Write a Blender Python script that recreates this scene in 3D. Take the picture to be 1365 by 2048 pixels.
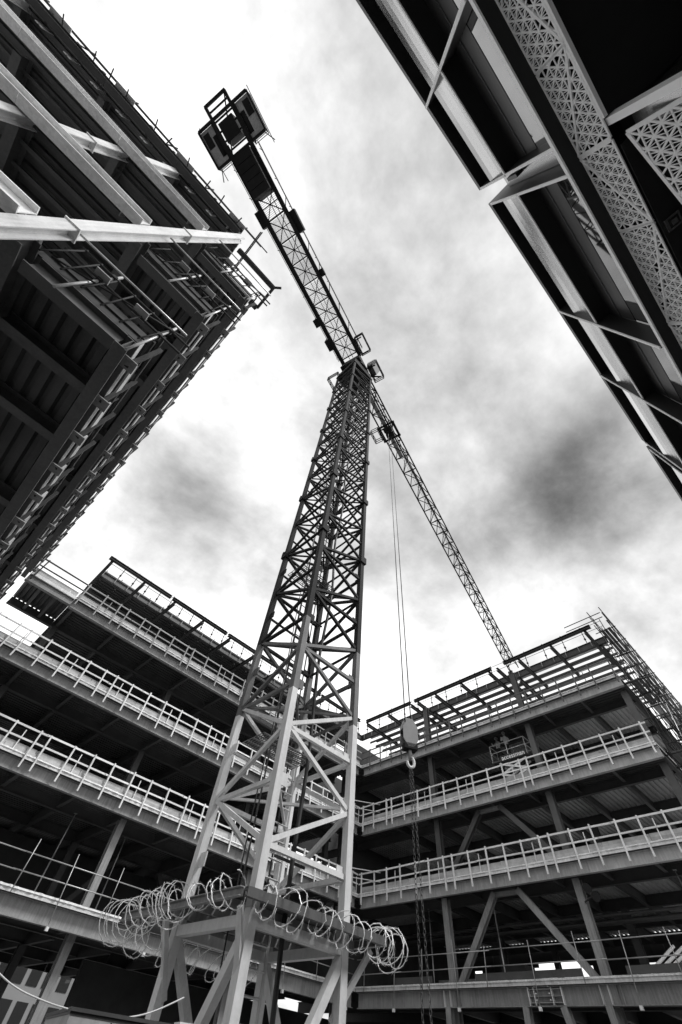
import bpy, bmesh, math, random
from mathutils import Vector, Matrix
random.seed(7)
S = bpy.context.scene
for o in list(bpy.data.objects): bpy.data.objects.remove(o)
COL = S.collection

# ------------------------------------------------------------ camera
YAW, PITCH, ROLL, FPX = 0.69555757, 0.97717947, 0.13395389, 795.62
cam = bpy.data.cameras.new('camera'); camo = bpy.data.objects.new('camera', cam); COL.objects.link(camo)
fw = Vector((math.cos(PITCH)*math.sin(YAW), math.cos(PITCH)*math.cos(YAW), math.sin(PITCH)))
r0 = Vector((math.cos(YAW), -math.sin(YAW), 0)); u0 = r0.cross(fw)
rr = r0*math.cos(ROLL)+u0*math.sin(ROLL); uu = -r0*math.sin(ROLL)+u0*math.cos(ROLL)
camo.matrix_world = Matrix(((rr.x, uu.x, -fw.x, 0), (rr.y, uu.y, -fw.y, 0), (rr.z, uu.z, -fw.z, 1.6), (0, 0, 0, 1)))
cam.sensor_fit = 'VERTICAL'; cam.sensor_height = 36; cam.lens = 36*FPX/2048
cam.clip_start = 0.05; cam.clip_end = 3000
S.camera = camo

# ------------------------------------------------------------ sky
SUN_AZ, SUN_EL = math.radians(150), math.radians(52)      # azimuth from +Y towards +X
W = bpy.data.worlds.new('World'); S.world = W; W.use_nodes = True
nt = W.node_tree; nt.nodes.clear(); N = nt.nodes; Lk = nt.links
def node(t, **k):
    n = N.new(t)
    for a, b in k.items(): setattr(n, a, b)
    return n
def mth(op, a, b=None, c=None, clamp=False):
    n = N.new('ShaderNodeMath'); n.operation = op; n.use_clamp = clamp
    for i, v in enumerate((a, b, c)):
        if v is None: continue
        if isinstance(v, (int, float)): n.inputs[i].default_value = v
        else: Lk.new(v, n.inputs[i])
    return n.outputs[0]
tc = node('ShaderNodeTexCoord')
sky = node('ShaderNodeTexSky', sky_type='NISHITA'); sky.sun_disc = False
sky.sun_elevation = SUN_EL; sky.sun_rotation = SUN_AZ
bw = node('ShaderNodeRGBToBW'); Lk.new(sky.outputs[0], bw.inputs[0])
sep = node('ShaderNodeSeparateXYZ'); Lk.new(tc.outputs['Generated'], sep.inputs[0])
zz = mth('ADD', mth('MAXIMUM', sep.outputs[2], 0.0), 0.28)
cx = mth('DIVIDE', sep.outputs[0], zz); cy = mth('DIVIDE', sep.outputs[1], zz)
comb = node('ShaderNodeCombineXYZ'); Lk.new(cx, comb.inputs[0]); Lk.new(cy, comb.inputs[1])
def noise(scale, det, rough, off=0.0, dist=0.0):
    mp = node('ShaderNodeMapping'); mp.inputs['Location'].default_value = (off, off*0.7, off*1.3); Lk.new(comb.outputs[0], mp.inputs[0])
    n = node('ShaderNodeTexNoise'); n.inputs['Scale'].default_value = scale; n.inputs['Detail'].default_value = det
    n.inputs['Roughness'].default_value = rough; n.inputs['Distortion'].default_value = dist
    Lk.new(mp.outputs[0], n.inputs['Vector']); return n.outputs[0]
n1 = noise(1.15, 8, 0.55, 3.1, 0.3); n2 = noise(3.0, 8, 0.58, 8.3, 0.15)
n3 = noise(7.0, 8, 0.6, 1.7, 0.15)
cl = mth('ADD', mth('ADD', mth('MULTIPLY', n1, 0.48), mth('MULTIPLY', n2, 0.34)), mth('MULTIPLY', n3, 0.18))
def pixdir(px, py):
    d = rr*((px-682.5)/FPX)-uu*((py-1024)/FPX)+fw
    return d.normalized()
wn = node('ShaderNodeTexNoise'); wn.inputs['Scale'].default_value = 2.6; wn.inputs['Detail'].default_value = 6; wn.inputs['Roughness'].default_value = .52
Lk.new(comb.outputs[0], wn.inputs['Vector'])
wv = node('ShaderNodeVectorMath', operation='MULTIPLY_ADD'); Lk.new(wn.outputs['Color'], wv.inputs[0]); wv.inputs[1].default_value = (.32, .32, .32)
Lk.new(tc.outputs['Generated'], wv.inputs[2])
wd = node('ShaderNodeVectorMath', operation='SUBTRACT'); Lk.new(wv.outputs[0], wd.inputs[0]); wd.inputs[1].default_value = (.16, .16, .16)
wnn = node('ShaderNodeVectorMath', operation='NORMALIZE'); Lk.new(wd.outputs[0], wnn.inputs[0])
dark = None                                               # the heavier cloud masses of this sky, frayed by the noise
for px, py, rad, st in ((1165, 925, .20, .11), (1250, 940, .20, .08), (1050, 1035, .15, .12), (1330, 1060, .24, .09), (920, 800, .26, .10), (430, 890, .24, .15), (330, 1040, .24, .12), (820, 1120, .22, .08), (620, 20, .55, .15), (330, 60, .4, .06), (860, 230, .34, .08), (640, 820, .22, .06), (400, 700, .26, .05), (1000, 500, .24, .06), (1150, 1180, .26, .07), (480, 1110, .2, .09), (700, 1000, .3, .04)):
    d = pixdir(px, py)
    dt = node('ShaderNodeVectorMath', operation='DOT_PRODUCT'); Lk.new(wnn.outputs[0], dt.inputs[0]); dt.inputs[1].default_value = d
    ang = mth('ARCCOSINE', mth('MINIMUM', dt.outputs['Value'], 1.0))
    g = mth('SUBTRACT', 1.0, mth('DIVIDE', ang, rad*1.3), clamp=True)
    g = mth('MULTIPLY', mth('MULTIPLY', mth('MULTIPLY', g, g), mth('SUBTRACT', 3.0, mth('MULTIPLY', g, 2.0))), st)
    dark = g if dark is None else mth('ADD', dark, g)
fray = mth('MULTIPLY', mth('ADD', mth('MULTIPLY', cl, 1.6), 0.2), dark)
v = mth('ADD', mth('MULTIPLY', mth('SUBTRACT', cl, 0.5), -1.7), 0.875)
v = mth('SUBTRACT', v, fray)
v = mth('MAXIMUM', v, 0.12)
v = mth('POWER', v, 2.2)
v = mth('ADD', mth('MULTIPLY', v, 0.76), mth('MULTIPLY', bw.outputs[0], 0.006))
bg = node('ShaderNodeBackground'); bg.inputs['Strength'].default_value = 1.0
rgb = node('ShaderNodeCombineColor')
for i in range(3): Lk.new(v, rgb.inputs[i])
Lk.new(rgb.outputs[0], bg.inputs[0])
out = node('ShaderNodeOutputWorld'); Lk.new(bg.outputs[0], out.inputs[0])

sl = bpy.data.lights.new('sun', 'SUN'); sl.energy = 1.5; sl.angle = math.radians(14); sl.color = (1, 1, 1)
so = bpy.data.objects.new('sun', sl); COL.objects.link(so)
sd = Vector((math.sin(SUN_AZ)*math.cos(SUN_EL), math.cos(SUN_AZ)*math.cos(SUN_EL), math.sin(SUN_EL)))
so.matrix_world = sd.to_track_quat('Z', 'Y').to_matrix().to_4x4(); so.location = (0, -60, 90)
S.view_settings.view_transform = 'Standard'; S.view_settings.look = 'None'
S.view_settings.exposure = 1.0; S.view_settings.gamma = 1.0
S.render.engine = 'CYCLES'

# ------------------------------------------------------------ materials
def mat(name, v, rough=0.6, metal=0.0, var=0.25, scale=3.0, bump=0.0, streak=0.0, ior=1.5, fine=30.0):
    m = bpy.data.materials.new(name); m.use_nodes = True
    t = m.node_tree; ns = t.nodes; lk = t.links; b = ns['Principled BSDF']
    b.inputs['Roughness'].default_value = rough; b.inputs['Metallic'].default_value = metal; b.inputs['IOR'].default_value = ior
    tcn = ns.new('ShaderNodeTexCoord'); geo = ns.new('ShaderNodeNewGeometry')
    na = ns.new('ShaderNodeTexNoise'); na.inputs['Scale'].default_value = scale; na.inputs['Detail'].default_value = 6; na.inputs['Roughness'].default_value = .65
    lk.new(geo.outputs['Position'], na.inputs['Vector'])
    nb = ns.new('ShaderNodeTexNoise'); nb.inputs['Scale'].default_value = fine; nb.inputs['Detail'].default_value = 3
    lk.new(geo.outputs['Position'], nb.inputs['Vector'])
    mx = ns.new('ShaderNodeMath'); mx.operation = 'MULTIPLY_ADD'; lk.new(na.outputs[0], mx.inputs[0]); mx.inputs[1].default_value = 1.5
    mb = ns.new('ShaderNodeMath'); mb.operation = 'MULTIPLY_ADD'; lk.new(nb.outputs[0], mb.inputs[0]); mb.inputs[1].default_value = .6; mb.inputs[2].default_value = -1.05
    lk.new(mb.outputs[0], mx.inputs[2])
    src = mx.outputs[0]
    if streak:
        mp = ns.new('ShaderNodeMapping'); mp.inputs['Scale'].default_value = (9, 9, .7); lk.new(geo.outputs['Position'], mp.inputs[0])
        nc = ns.new('ShaderNodeTexNoise'); nc.inputs['Scale'].default_value = 1.4; nc.inputs['Detail'].default_value = 4; lk.new(mp.outputs[0], nc.inputs['Vector'])
        ms = ns.new('ShaderNodeMath'); ms.operation = 'MULTIPLY_ADD'; lk.new(nc.outputs[0], ms.inputs[0]); ms.inputs[1].default_value = 2*streak; ms.inputs[2].default_value = -streak
        ad = ns.new('ShaderNodeMath'); ad.operation = 'ADD'; lk.new(src, ad.inputs[0]); lk.new(ms.outputs[0], ad.inputs[1]); src = ad.outputs[0]
    # per-object tone differences
    oi = ns.new('ShaderNodeObjectInfo'); mo = ns.new('ShaderNodeMath'); mo.operation = 'MULTIPLY_ADD'; lk.new(oi.outputs['Random'], mo.inputs[0]); mo.inputs[1].default_value = .5; mo.inputs[2].default_value = -.25
    ad = ns.new('ShaderNodeMath'); ad.operation = 'ADD'; lk.new(src, ad.inputs[0]); lk.new(mo.outputs[0], ad.inputs[1])
    fin = ns.new('ShaderNodeMath'); fin.operation = 'MULTIPLY_ADD'; lk.new(ad.outputs[0], fin.inputs[0]); fin.inputs[1].default_value = var*v*2; fin.inputs[2].default_value = v
    mxx = ns.new('ShaderNodeMath'); mxx.operation = 'MAXIMUM'; lk.new(fin.outputs[0], mxx.inputs[0]); mxx.inputs[1].default_value = v*.25
    cc = ns.new('ShaderNodeCombineColor')
    for i in range(3): lk.new(mxx.outputs[0], cc.inputs[i])
    lk.new(cc.outputs[0], b.inputs['Base Color'])
    if bump:
        bp = ns.new('ShaderNodeBump'); bp.inputs['Strength'].default_value = bump; bp.inputs['Distance'].default_value = .02
        lk.new(nb.outputs[0], bp.inputs['Height']); lk.new(bp.outputs[0], b.inputs['Normal'])
    return m
M = dict(
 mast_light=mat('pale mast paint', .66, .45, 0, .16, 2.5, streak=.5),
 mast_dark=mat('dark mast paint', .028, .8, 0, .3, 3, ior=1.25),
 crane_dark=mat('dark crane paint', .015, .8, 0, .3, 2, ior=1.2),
 steel_c=mat('mid primed steel', .42, .55, 0, .28, 1.2, streak=.8),
 mast_mid=mat('mid mast paint', .13, .7, 0, .35, 3, streak=.6),  # tone between pale and dark mast, softens the step
 steel_a=mat('dark toned steel', .085, .6, 0, .35, 1.2, streak=.5),  # dark steel copy; shade under the overhead wing put in its colour
 steel=mat('grey primed steel', .27, .55, 0, .3, 1.2, streak=.8),
 steel_pale=mat('pale primed steel', .70, .5, 0, .25, 1.2, streak=.6),
 steel_mid=mat('dull toned steel', .075, .6, 0, .35, 1.2),  # darker steel copy; inner beams and columns carry their shade in it
 steel_dark=mat('dark steel', .035, .6, 0, .4, 1.5),
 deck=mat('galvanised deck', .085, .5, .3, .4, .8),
 deck_lit=mat('lit galvanised deck', .52, .5, .2, .35, .8),  # paler deck copy; daylight on the right wing's ceilings put in its colour
 concrete=mat('concrete', .70, .9, 0, .3, 1.5, bump=.3, streak=.5),
 slabtop=mat('slab concrete', .3, .9, 0, .2, 1),
 timber=mat('scaffold board', .45, .8, 0, .35, 2.5, bump=.2),
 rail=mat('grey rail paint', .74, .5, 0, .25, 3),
 tube=mat('galvanised tube', .42, .4, .4, .3, 4),
 tube_dark=mat('weathered tube', .03, .75, 0, .3, 4, ior=1.3),
 wire=mat('razor wire', .9, .4, .1, .25, 8),
 rope=mat('pale rope', .7, .8, 0, .15, 5),
 black=mat('black panel', .010, .45, 0, .3, 2),
 black_soffit=mat('black soffit', .012, .6, 0, .4, 3),
 white=mat('white powder coat', .94, .4, 0, .06, 2),
 grating=mat('grating', .22, .6, .3, .2, 5),
 hookpaint=mat('hook block paint', .17, .5, 0, .2, 3),
 cable=mat('black cable', .012, .5, 0, .2, 3),
 cabin=mat('cabin paint', .45, .6, 0, .25, 1.5, streak=.5),
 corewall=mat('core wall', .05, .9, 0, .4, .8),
 ground=mat('site ground', .16, .95, 0, .3, .6, bump=.3),
 bounce_paving=mat('bounce paving', .48, .9, 0, .3, 2, bump=.3),  # unseen paving, kept pale to bounce light onto the facade
 farwall=mat('pale render', .22, .8, 0, .15, .3),
 skin=mat('skin', .35, .6, 0, .1, 3), vest=mat('pale jacket', .6, .8, 0, .15, 6), trousers=mat('dark trousers', .03, .9, 0, .2, 4),
 metalpanel=mat('brushed panel', .55, .22, 1.0, .12, .8),
)
def glass(name, v, ior, rough=.02):
    m = mat(name, v, rough, 0, .1, .5, ior=ior); return m
M['glass'] = glass('coated glass', .02, 3.2)
M['glass_dim'] = glass('tinted glass', .012, 1.7, .08)
M['winglass'] = glass('window glass', .03, 1.5)

# ------------------------------------------------------------ builders
MW = {}
def link(o, parent, mw):
    COL.objects.link(o); MW[o.name] = mw
    if parent is None: o.matrix_world = mw
    else:
        o.parent = parent; o.matrix_basis = MW[parent.name].inverted() @ mw
    return o
def thing(name, label, cat, loc=(0, 0, 0), group=None, rotz=0.0):
    o = bpy.data.objects.new(name, None); o.empty_display_size = .2
    link(o, None, Matrix.Translation(loc) @ Matrix.Rotation(rotz, 4, 'Z'))
    o['label'] = label; o['category'] = cat
    if group: o['group'] = group
    return o
def tag(o, label, cat, group=None):
    o['label'] = label; o['category'] = cat
    if group: o['group'] = group
    return o
def struct(o): o['kind'] = 'structure'; return o
def mesh(name, vs, fs, m, parent=None, mw=None, smooth=False):
    me = bpy.data.meshes.new(name); me.from_pydata(vs, [], fs); me.update()
    me.materials.append(m)
    if smooth: me.polygons.foreach_set('use_smooth', [True]*len(me.polygons))
    o = bpy.data.objects.new(name, me)
    if mw is None: mw = Matrix.Identity(4)
    return link(o, parent, mw)
CACHE = {}
def prof(key):
    k = key[0]
    if k == 'box': w, h = key[1]/2, key[2]/2; return [[(-w, -h), (w, -h), (w, h), (-w, h)]]
    if k == 'tube':
        r, n = key[1], key[2]; return [[(r*math.cos(2*math.pi*i/n), r*math.sin(2*math.pi*i/n)) for i in range(n)]]
    if k == 'I':
        h, b, tf, tw = key[1]/2, key[2]/2, key[3], key[4]/2
        return [[(-b, -h), (b, -h), (b, -h+tf), (tw, -h+tf), (tw, h-tf), (b, h-tf), (b, h), (-b, h), (-b, h-tf), (-tw, h-tf), (-tw, -h+tf), (-b, -h+tf)]]
    if k == 'C':                                       # channel opening to +x
        h, b, t = key[1]/2, key[2], key[3]
        return [[(0, -h), (b, -h), (b, -h+t), (t, -h+t), (t, h-t), (b, h-t), (b, h), (0, h)]]
def pmesh(key, L, m, name):
    kk = (key, round(L, 3), m.name)
    if kk in CACHE: return CACHE[kk]
    vs, fs = [], []
    for pl in prof(key):
        n = len(pl); b = len(vs)
        vs += [(x, y, 0) for x, y in pl]+[(x, y, L) for x, y in pl]
        fs += [(b+i, b+(i+1) % n, b+n+(i+1) % n, b+n+i) for i in range(n)]
        if key[0] == 'I':
            for s in (0, n):
                a = [(0, 1, 2, 11), (3, 4, 9, 10), (5, 6, 7, 8), (11, 2, 3, 10), (4, 5, 8, 9)]
                fs += [tuple(b+s+i for i in (f if s else f[::-1])) for f in a]
        elif key[0] == 'C':
            for s in (0, n):
                a = [(0, 1, 2, 3), (0, 3, 4, 7), (4, 5, 6, 7)]
                fs += [tuple(b+s+i for i in (f if s else f[::-1])) for f in a]
        else: fs += [tuple(b+i for i in range(n))[::-1], tuple(b+n+i for i in range(n))]
    me = bpy.data.meshes.new(name); me.from_pydata(vs, [], fs); me.materials.append(m)
    if key[0] == 'tube': me.polygons.foreach_set('use_smooth', [len(p.vertices) == 4 for p in me.polygons])
    CACHE[kk] = me; return me
def frame(p, q, up=(0, 0, 1)):
    p, q = Vector(p), Vector(q); d = (q-p); L = d.length; d.normalize(); up = Vector(up)
    if abs(d.dot(up.normalized())) > .995: up = Vector((0, 1, 0)) if abs(d.y) < .9 else Vector((1, 0, 0))
    x = up.cross(d).normalized(); y = d.cross(x)
    return Matrix(((x.x, y.x, d.x, p.x), (x.y, y.y, d.y, p.y), (x.z, y.z, d.z, p.z), (0, 0, 0, 1))), L
def bar(name, parent, key, p, q, m, up=(0, 0, 1)):
    mw, L = frame(p, q, up)
    return link(bpy.data.objects.new(name, pmesh(key, L, m, name)), parent, mw)
def block(name, parent, x0, x1, y0, y1, z0, z1, m, local=None):
    dx, dy, dz = x1-x0, y1-y0, z1-z0
    kk = ('blk', round(dx, 3), round(dy, 3), round(dz, 3), m.name)
    if kk not in CACHE:
        vs = [(x, y, z) for z in (0, dz) for x, y in ((0, 0), (dx, 0), (dx, dy), (0, dy))]
        fs = [(3, 2, 1, 0), (4, 5, 6, 7), (0, 1, 5, 4), (1, 2, 6, 5), (2, 3, 7, 6), (3, 0, 4, 7)]
        me = bpy.data.meshes.new(name); me.from_pydata(vs, [], fs); me.materials.append(m); CACHE[kk] = me
    mw = Matrix.Translation((x0, y0, z0))
    if local is not None: mw = local @ mw
    return link(bpy.data.objects.new(name, CACHE[kk]), parent, mw)
def path_tube(vs, fs, pts, r, n=5, closed=False):
    pts = [Vector(p) for p in pts]; b0 = len(vs); K = len(pts)
    prev = None
    for i, p in enumerate(pts):
        a = pts[(i-1) % K] if (closed or i > 0) else p; c = pts[(i+1) % K] if (closed or i < K-1) else p
        t = (c-a).normalized()
        if prev is None:
            ref = Vector((0, 0, 1)) if abs(t.z) < .9 else Vector((1, 0, 0)); x = ref.cross(t).normalized()
        else: x = (prev-t*prev.dot(t)).normalized()
        y = t.cross(x); prev = x
        for j in range(n):
            an = 2*math.pi*j/n; vs.append(tuple(p+x*(r*math.cos(an))+y*(r*math.sin(an))))
    for i in range(K if closed else K-1):
        i2 = (i+1) % K
        for j in range(n): fs.append((b0+i*n+j, b0+i*n+(j+1) % n, b0+i2*n+(j+1) % n, b0+i2*n+j))
def deck_sheet(parent, x0, x1, y0, y1, z, m, along):
    """profiled steel deck sheet, trapezoidal ribs running along 'x' or 'y', underside at z"""
    a, b = (x1-x0, y1-y0)
    Ln, Wd = (a, b) if along == 'x' else (b, a)
    kk = ('deck', round(Ln, 2), round(Wd, 2), along, m.name)
    if kk not in CACHE:
        vs, fs = [], []; pitch = .30; n = max(1, int(round(Wd/pitch))); p = Wd/n; D = .11
        prf = []
        for i in range(n):
            o = i*p; prf += [(o, D), (o+.14*p, D), (o+.26*p, 0), (o+.74*p, 0), (o+.86*p, D)]
        prf.append((Wd, D))
        for s in (0, Ln):
            for w, h in prf: vs.append((s, w, h) if along == 'x' else (w, s, h))
        k = len(prf)
        for i in range(k-1): fs.append((i, i+1, k+i+1, k+i))
        me = bpy.data.meshes.new('deck_sheet'); me.from_pydata(vs, [], fs); me.materials.append(m); CACHE[kk] = me
    return link(bpy.data.objects.new('deck_sheet', CACHE[kk]), parent, Matrix.Translation((x0, y0, z)))

# ------------------------------------------------------------ ground
g = mesh('ground', [(-900, -900, 0), (900, -900, 0), (900, 900, 0), (-900, 900, 0)], [(0, 1, 2, 3)], M['ground']); struct(g)
g = mesh('road', [(-200, -1.2, .004), (200, -1.2, .004), (200, 3.2, .004), (-200, 3.2, .004)], [(0, 1, 2, 3)], M['bounce_paving']); struct(g)

# ------------------------------------------------------------ guardrails
def guardrail(label, p0, p1, z, nrm, group=None, skip=(), spacing=1.2, m=None, close=True, boards=True, start=.15, tubeend=False, zlow=.12, stakes=True):
    """edge protection hung on the outside of a slab edge; z = beam underside; nrm points outwards"""
    m = m or M['rail']
    p0, p1, nrm = Vector((p0[0], p0[1], 0)), Vector((p1[0], p1[1], 0)), Vector((nrm[0], nrm[1], 0))
    d = (p1-p0); L = d.length; d.normalize()
    t = thing('guardrail', label, 'guardrail', (p0.x, p0.y, z), group)
    s = start; k = 0
    while s < L-.05:
        j = random.uniform(-.07, .07); zt = z+1.83+random.uniform(-.03, .04)
        a = p0+d*(s+j)+nrm*.07; b = p0+d*(s+j+random.uniform(-.04, .04))+nrm*(.07+random.uniform(-.035, .035))
        o = bar('post', t, ('box', .075, .085), (a.x, a.y, z+zlow), (b.x, b.y, zt), m, up=tuple(nrm))
        if k % 3 == 1 and stakes:
            c = p0+d*(s+.55)-nrm*.02
            bar('stake', t, ('box', .045, .03), (c.x, c.y, z+.72), (c.x+.02, c.y, z+1.62), m, up=tuple(nrm))
        s += spacing*(.52 if k in skip else 1); k += 1
    for h, w in ((1.76, .085), (1.24, .075)):
        s = -.05
        while s < L:
            e = min(L+(.12 if tubeend else 0), s+random.choice((3.6, 4.8, 3.9)))
            a = p0+d*s+nrm*.015; b = p0+d*(e+.08)+nrm*.015; dz = random.uniform(-.02, .02)
            bar('rail', t, ('box', .045, w), (a.x, a.y, z+h+dz), (b.x, b.y, z+h-dz), m)
            s = e
    if boards:
        for h, w, off in ((.80, .19, -.10), (.985, .17, -.13)):
            s = 0
            while s < L:
                e = min(L, s+random.choice((2.4, 3.0, 3.9)))
                a = p0+d*s+nrm*off; b = p0+d*(e-.02)+nrm*off; dz = random.uniform(-.012, .012)
                bar('toe_board', t, ('box', .038, w), (a.x, a.y, z+h+dz), (b.x, b.y, z+h-dz), M['timber'])
                s = e
    return t
def rubble(parent, p0, p1, z, nrm):
    """broken concrete lip along a slab edge"""
    p0, p1 = Vector(p0), Vector(p1); d = (p1-p0); L = d.length; d.normalize(); nrm = Vector((nrm[0], nrm[1], 0))
    n = int(L/.12); vs, fs = [], []
    for i in range(n+1):
        p = p0+d*(L*i/n); o = .02+random.random()*.05; h = .03+random.random()*.05
        for off, hh in ((0, 0), (o, 0), (o*.8, h), (0, h)): vs.append((p.x+nrm.x*off, p.y+nrm.y*off, z+hh))
    for i in range(n):
        for j in range(4): fs.append((i*4+j, i*4+(j+1) % 4, i*4+4+(j+1) % 4, i*4+4+j))
    return mesh('concrete_lip', vs, fs, M['concrete'], parent)

LV = {1: 4.95, 2: 9.33, 3: 13.48, 4: 17.72, 5: 21.95}    # undersides of the edge beams
EB = ('I', .46, .24, .025, .02)
# ------------------------------------------------------------ wing B (far, runs along x at y = 26)
B = thing('steel_frame_building', 'four storey bare steel frame wing with dark decks behind the crane mast', 'building', (14, 35, 0))
YB, XC = 26.0, 28.0
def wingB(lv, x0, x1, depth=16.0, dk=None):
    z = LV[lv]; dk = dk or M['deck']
    h = .63 if lv == 1 else .52
    key = ('I', h, .3 if lv == 1 else .24, .03, .02)
    xs = [1.2+3.0*i for i in range(-6, 10) if x0-.01 <= 1.2+3.0*i <= x1+.01]
    edges = sorted(set([x0]+xs+[x1])); edges = [e for i, e in enumerate(edges) if i == 0 or e-edges[i-1] > .3]
    s = x0
    while s < x1-.1:
        e = min(x1, s+9); bar('edge_beam', B, key, (s, YB+.30, z+h/2), (e-.01, YB+.30, z+h/2), M['steel']); s = e
    ys = [YB+.03, YB+3.2, YB+7.2, YB+11.5, YB+depth]
    for y in ys[1:]:
        s = x0
        while s < x1-.1:
            e = min(x1, s+9); bar('floor_beam', B, ('I', .5, .22, .025, .02), (s, y, z+h-.25), (e-.01, y, z+h-.25), M['steel_mid']); s = e
    for x in xs:
        bar('floor_beam', B, ('I', .40, .18, .02, .015), (x, YB+.44, z+h-.2), (x, YB+3.08, z+h-.2), M['steel_mid'])
        bar('floor_beam', B, ('I', .55, .2, .02, .015), (x, YB+3.32, z+h-.29), (x, YB+depth, z+h-.29), M['steel_mid'])
    for i in range(len(edges)-1):
        for j in range(len(ys)-1):
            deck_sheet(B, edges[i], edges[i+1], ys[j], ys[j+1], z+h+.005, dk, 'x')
    block('slab', B, x0, x1, YB+.02, YB+depth, z+h+.118, z+h+.22, M['slabtop'])
    se = block('slab_edge', B, x0, x1, YB-.01, YB+.017, z+h+.01, z+h+.21, M['concrete'])
    rubble(se, (x0, YB-.01, 0), (x1, YB-.01, 0), z+h+.14, (0, -1))
wingB(1, -12, XC-.05); wingB(2, -12, XC-.05); wingB(3, -12, XC-.05); wingB(4, .9, XC-.05)
# narrow link deck at the fourth level
zl = LV[4]
bar('edge_beam', B, EB, (-2.0, YB+.12, zl+.23), (.88, YB+.12, zl+.23), M['steel'])
bar('edge_beam', B, EB, (-2.0, YB+3.2, zl+.23), (.88, YB+3.2, zl+.23), M['steel_mid'])
deck_sheet(B, -2.0, .88, YB+.25, YB+3.1, zl+.465, M['deck'], 'y'); block('slab', B, -2.0, .88, YB+.02, YB+3.2, zl+.578, zl+.68, M['slabtop'])
block('slab_edge', B, -2.0, .88, YB-.01, YB+.017, zl+.47, zl+.67, M['concrete'])
for x in (-1.0, .0): bar('floor_beam', B, ('I', .36, .18, .02, .015), (x, YB+.25, zl+.26), (x, YB+3.08, zl+.26), M['steel_mid'])
for lv in (1, 2, 3, 4):                                   # columns, 9 m apart, plus braces
    z0 = 0 if lv == 1 else LV[lv-1]+.6
    for x in (-7.8, 1.2, 10.2, 19.2, 27.4):
        if lv == 4 and x < 0: continue
        for y in (YB+(1.25 if lv < 3 else 3.2), YB+7.2, YB+15.8):
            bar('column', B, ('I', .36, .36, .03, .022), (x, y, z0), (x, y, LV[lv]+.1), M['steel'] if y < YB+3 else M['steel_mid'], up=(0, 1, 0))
    if lv > 1:
        for xa, xb in ((10.2, 13.2), (19.2, 16.2), (1.2, 4.2)):
            if lv == 4 and xa < 5: continue
            bar('brace', B, ('I', .26, .26, .02, .015), (xa, YB+7.2, z0), (xb, YB+7.2, LV[lv]), M['steel_mid'], up=(0, 1, 0))
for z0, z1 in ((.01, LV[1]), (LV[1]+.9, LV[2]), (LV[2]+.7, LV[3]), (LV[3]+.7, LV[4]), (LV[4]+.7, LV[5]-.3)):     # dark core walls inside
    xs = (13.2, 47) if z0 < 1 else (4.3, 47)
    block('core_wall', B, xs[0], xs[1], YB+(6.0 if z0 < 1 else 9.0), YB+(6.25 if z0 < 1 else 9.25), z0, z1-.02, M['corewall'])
# roof level: ring beam on outriggers, edge beam set back
def roofB():
    z = LV[5]; xs = [1.15+2.68*i for i in range(10)]
    for x in xs:
        bar('outrigger', B, ('I', .26, .2, .02, .015), (x, YB-.02, z+.02), (x, YB+4.2, z+.02), M['steel_dark'])
    for i in range(0, 9, 2):
        bar('ring_beam', B, ('I', .2, .26, .02, .02), (xs[i]-.3, YB-.05, z+.26), (min(xs[i]+4.9, XC), YB-.05, z+.26), M['steel_dark'])
    bar('edge_beam', B, ('I', .45, .2, .02, .02), (1.15, YB+2.2, z+.42), (XC+2.2, YB+2.2, z+.42), M['steel_mid'])
    for i in range(27): block('stiffener', B, 1.3+i, 1.33+i, YB+2.02, YB+2.1, z+.22, z+.62, M['steel'])
    for y in (YB+4.4, YB+8): bar('floor_beam', B, ('I', .45, .2, .02, .02), (1.15, y, z+.38), (XC+2, y, z+.38), M['steel_dark'])
    for i in range(9): deck_sheet(B, 1.2+3*i, 4.2+3*i, YB+2.3, YB+9, z+.66, M['deck'], 'x')
    block('slab', B, 1.15, XC+2, YB+2.25, YB+9, z+.775, z+.86, M['slabtop'])
roofB()
gB = 'guardrails of the far wing'
guardrail('grey guardrail on the second slab edge of the far wing behind the mast', (-12, YB), (XC-.2, YB), LV[2], (0, -1), skip=(4, 9, 14))
guardrail('grey guardrail on the third slab edge of the far wing with sky behind its end', (-12, YB), (XC-.2, YB), LV[3], (0, -1), skip=(3, 10, 15))
guardrail('grey guardrail on the fourth slab edge of the far wing below the roof outriggers', (.9, YB), (XC-.2, YB), LV[4], (0, -1), skip=(2, 7, 13), m=M['steel'])
guardrail('dark guardrail on the narrow link deck between the wings', (-2.0, YB), (.85, YB), LV[4], (0, -1), m=M['tube_dark'], spacing=3, stakes=False)

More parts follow.
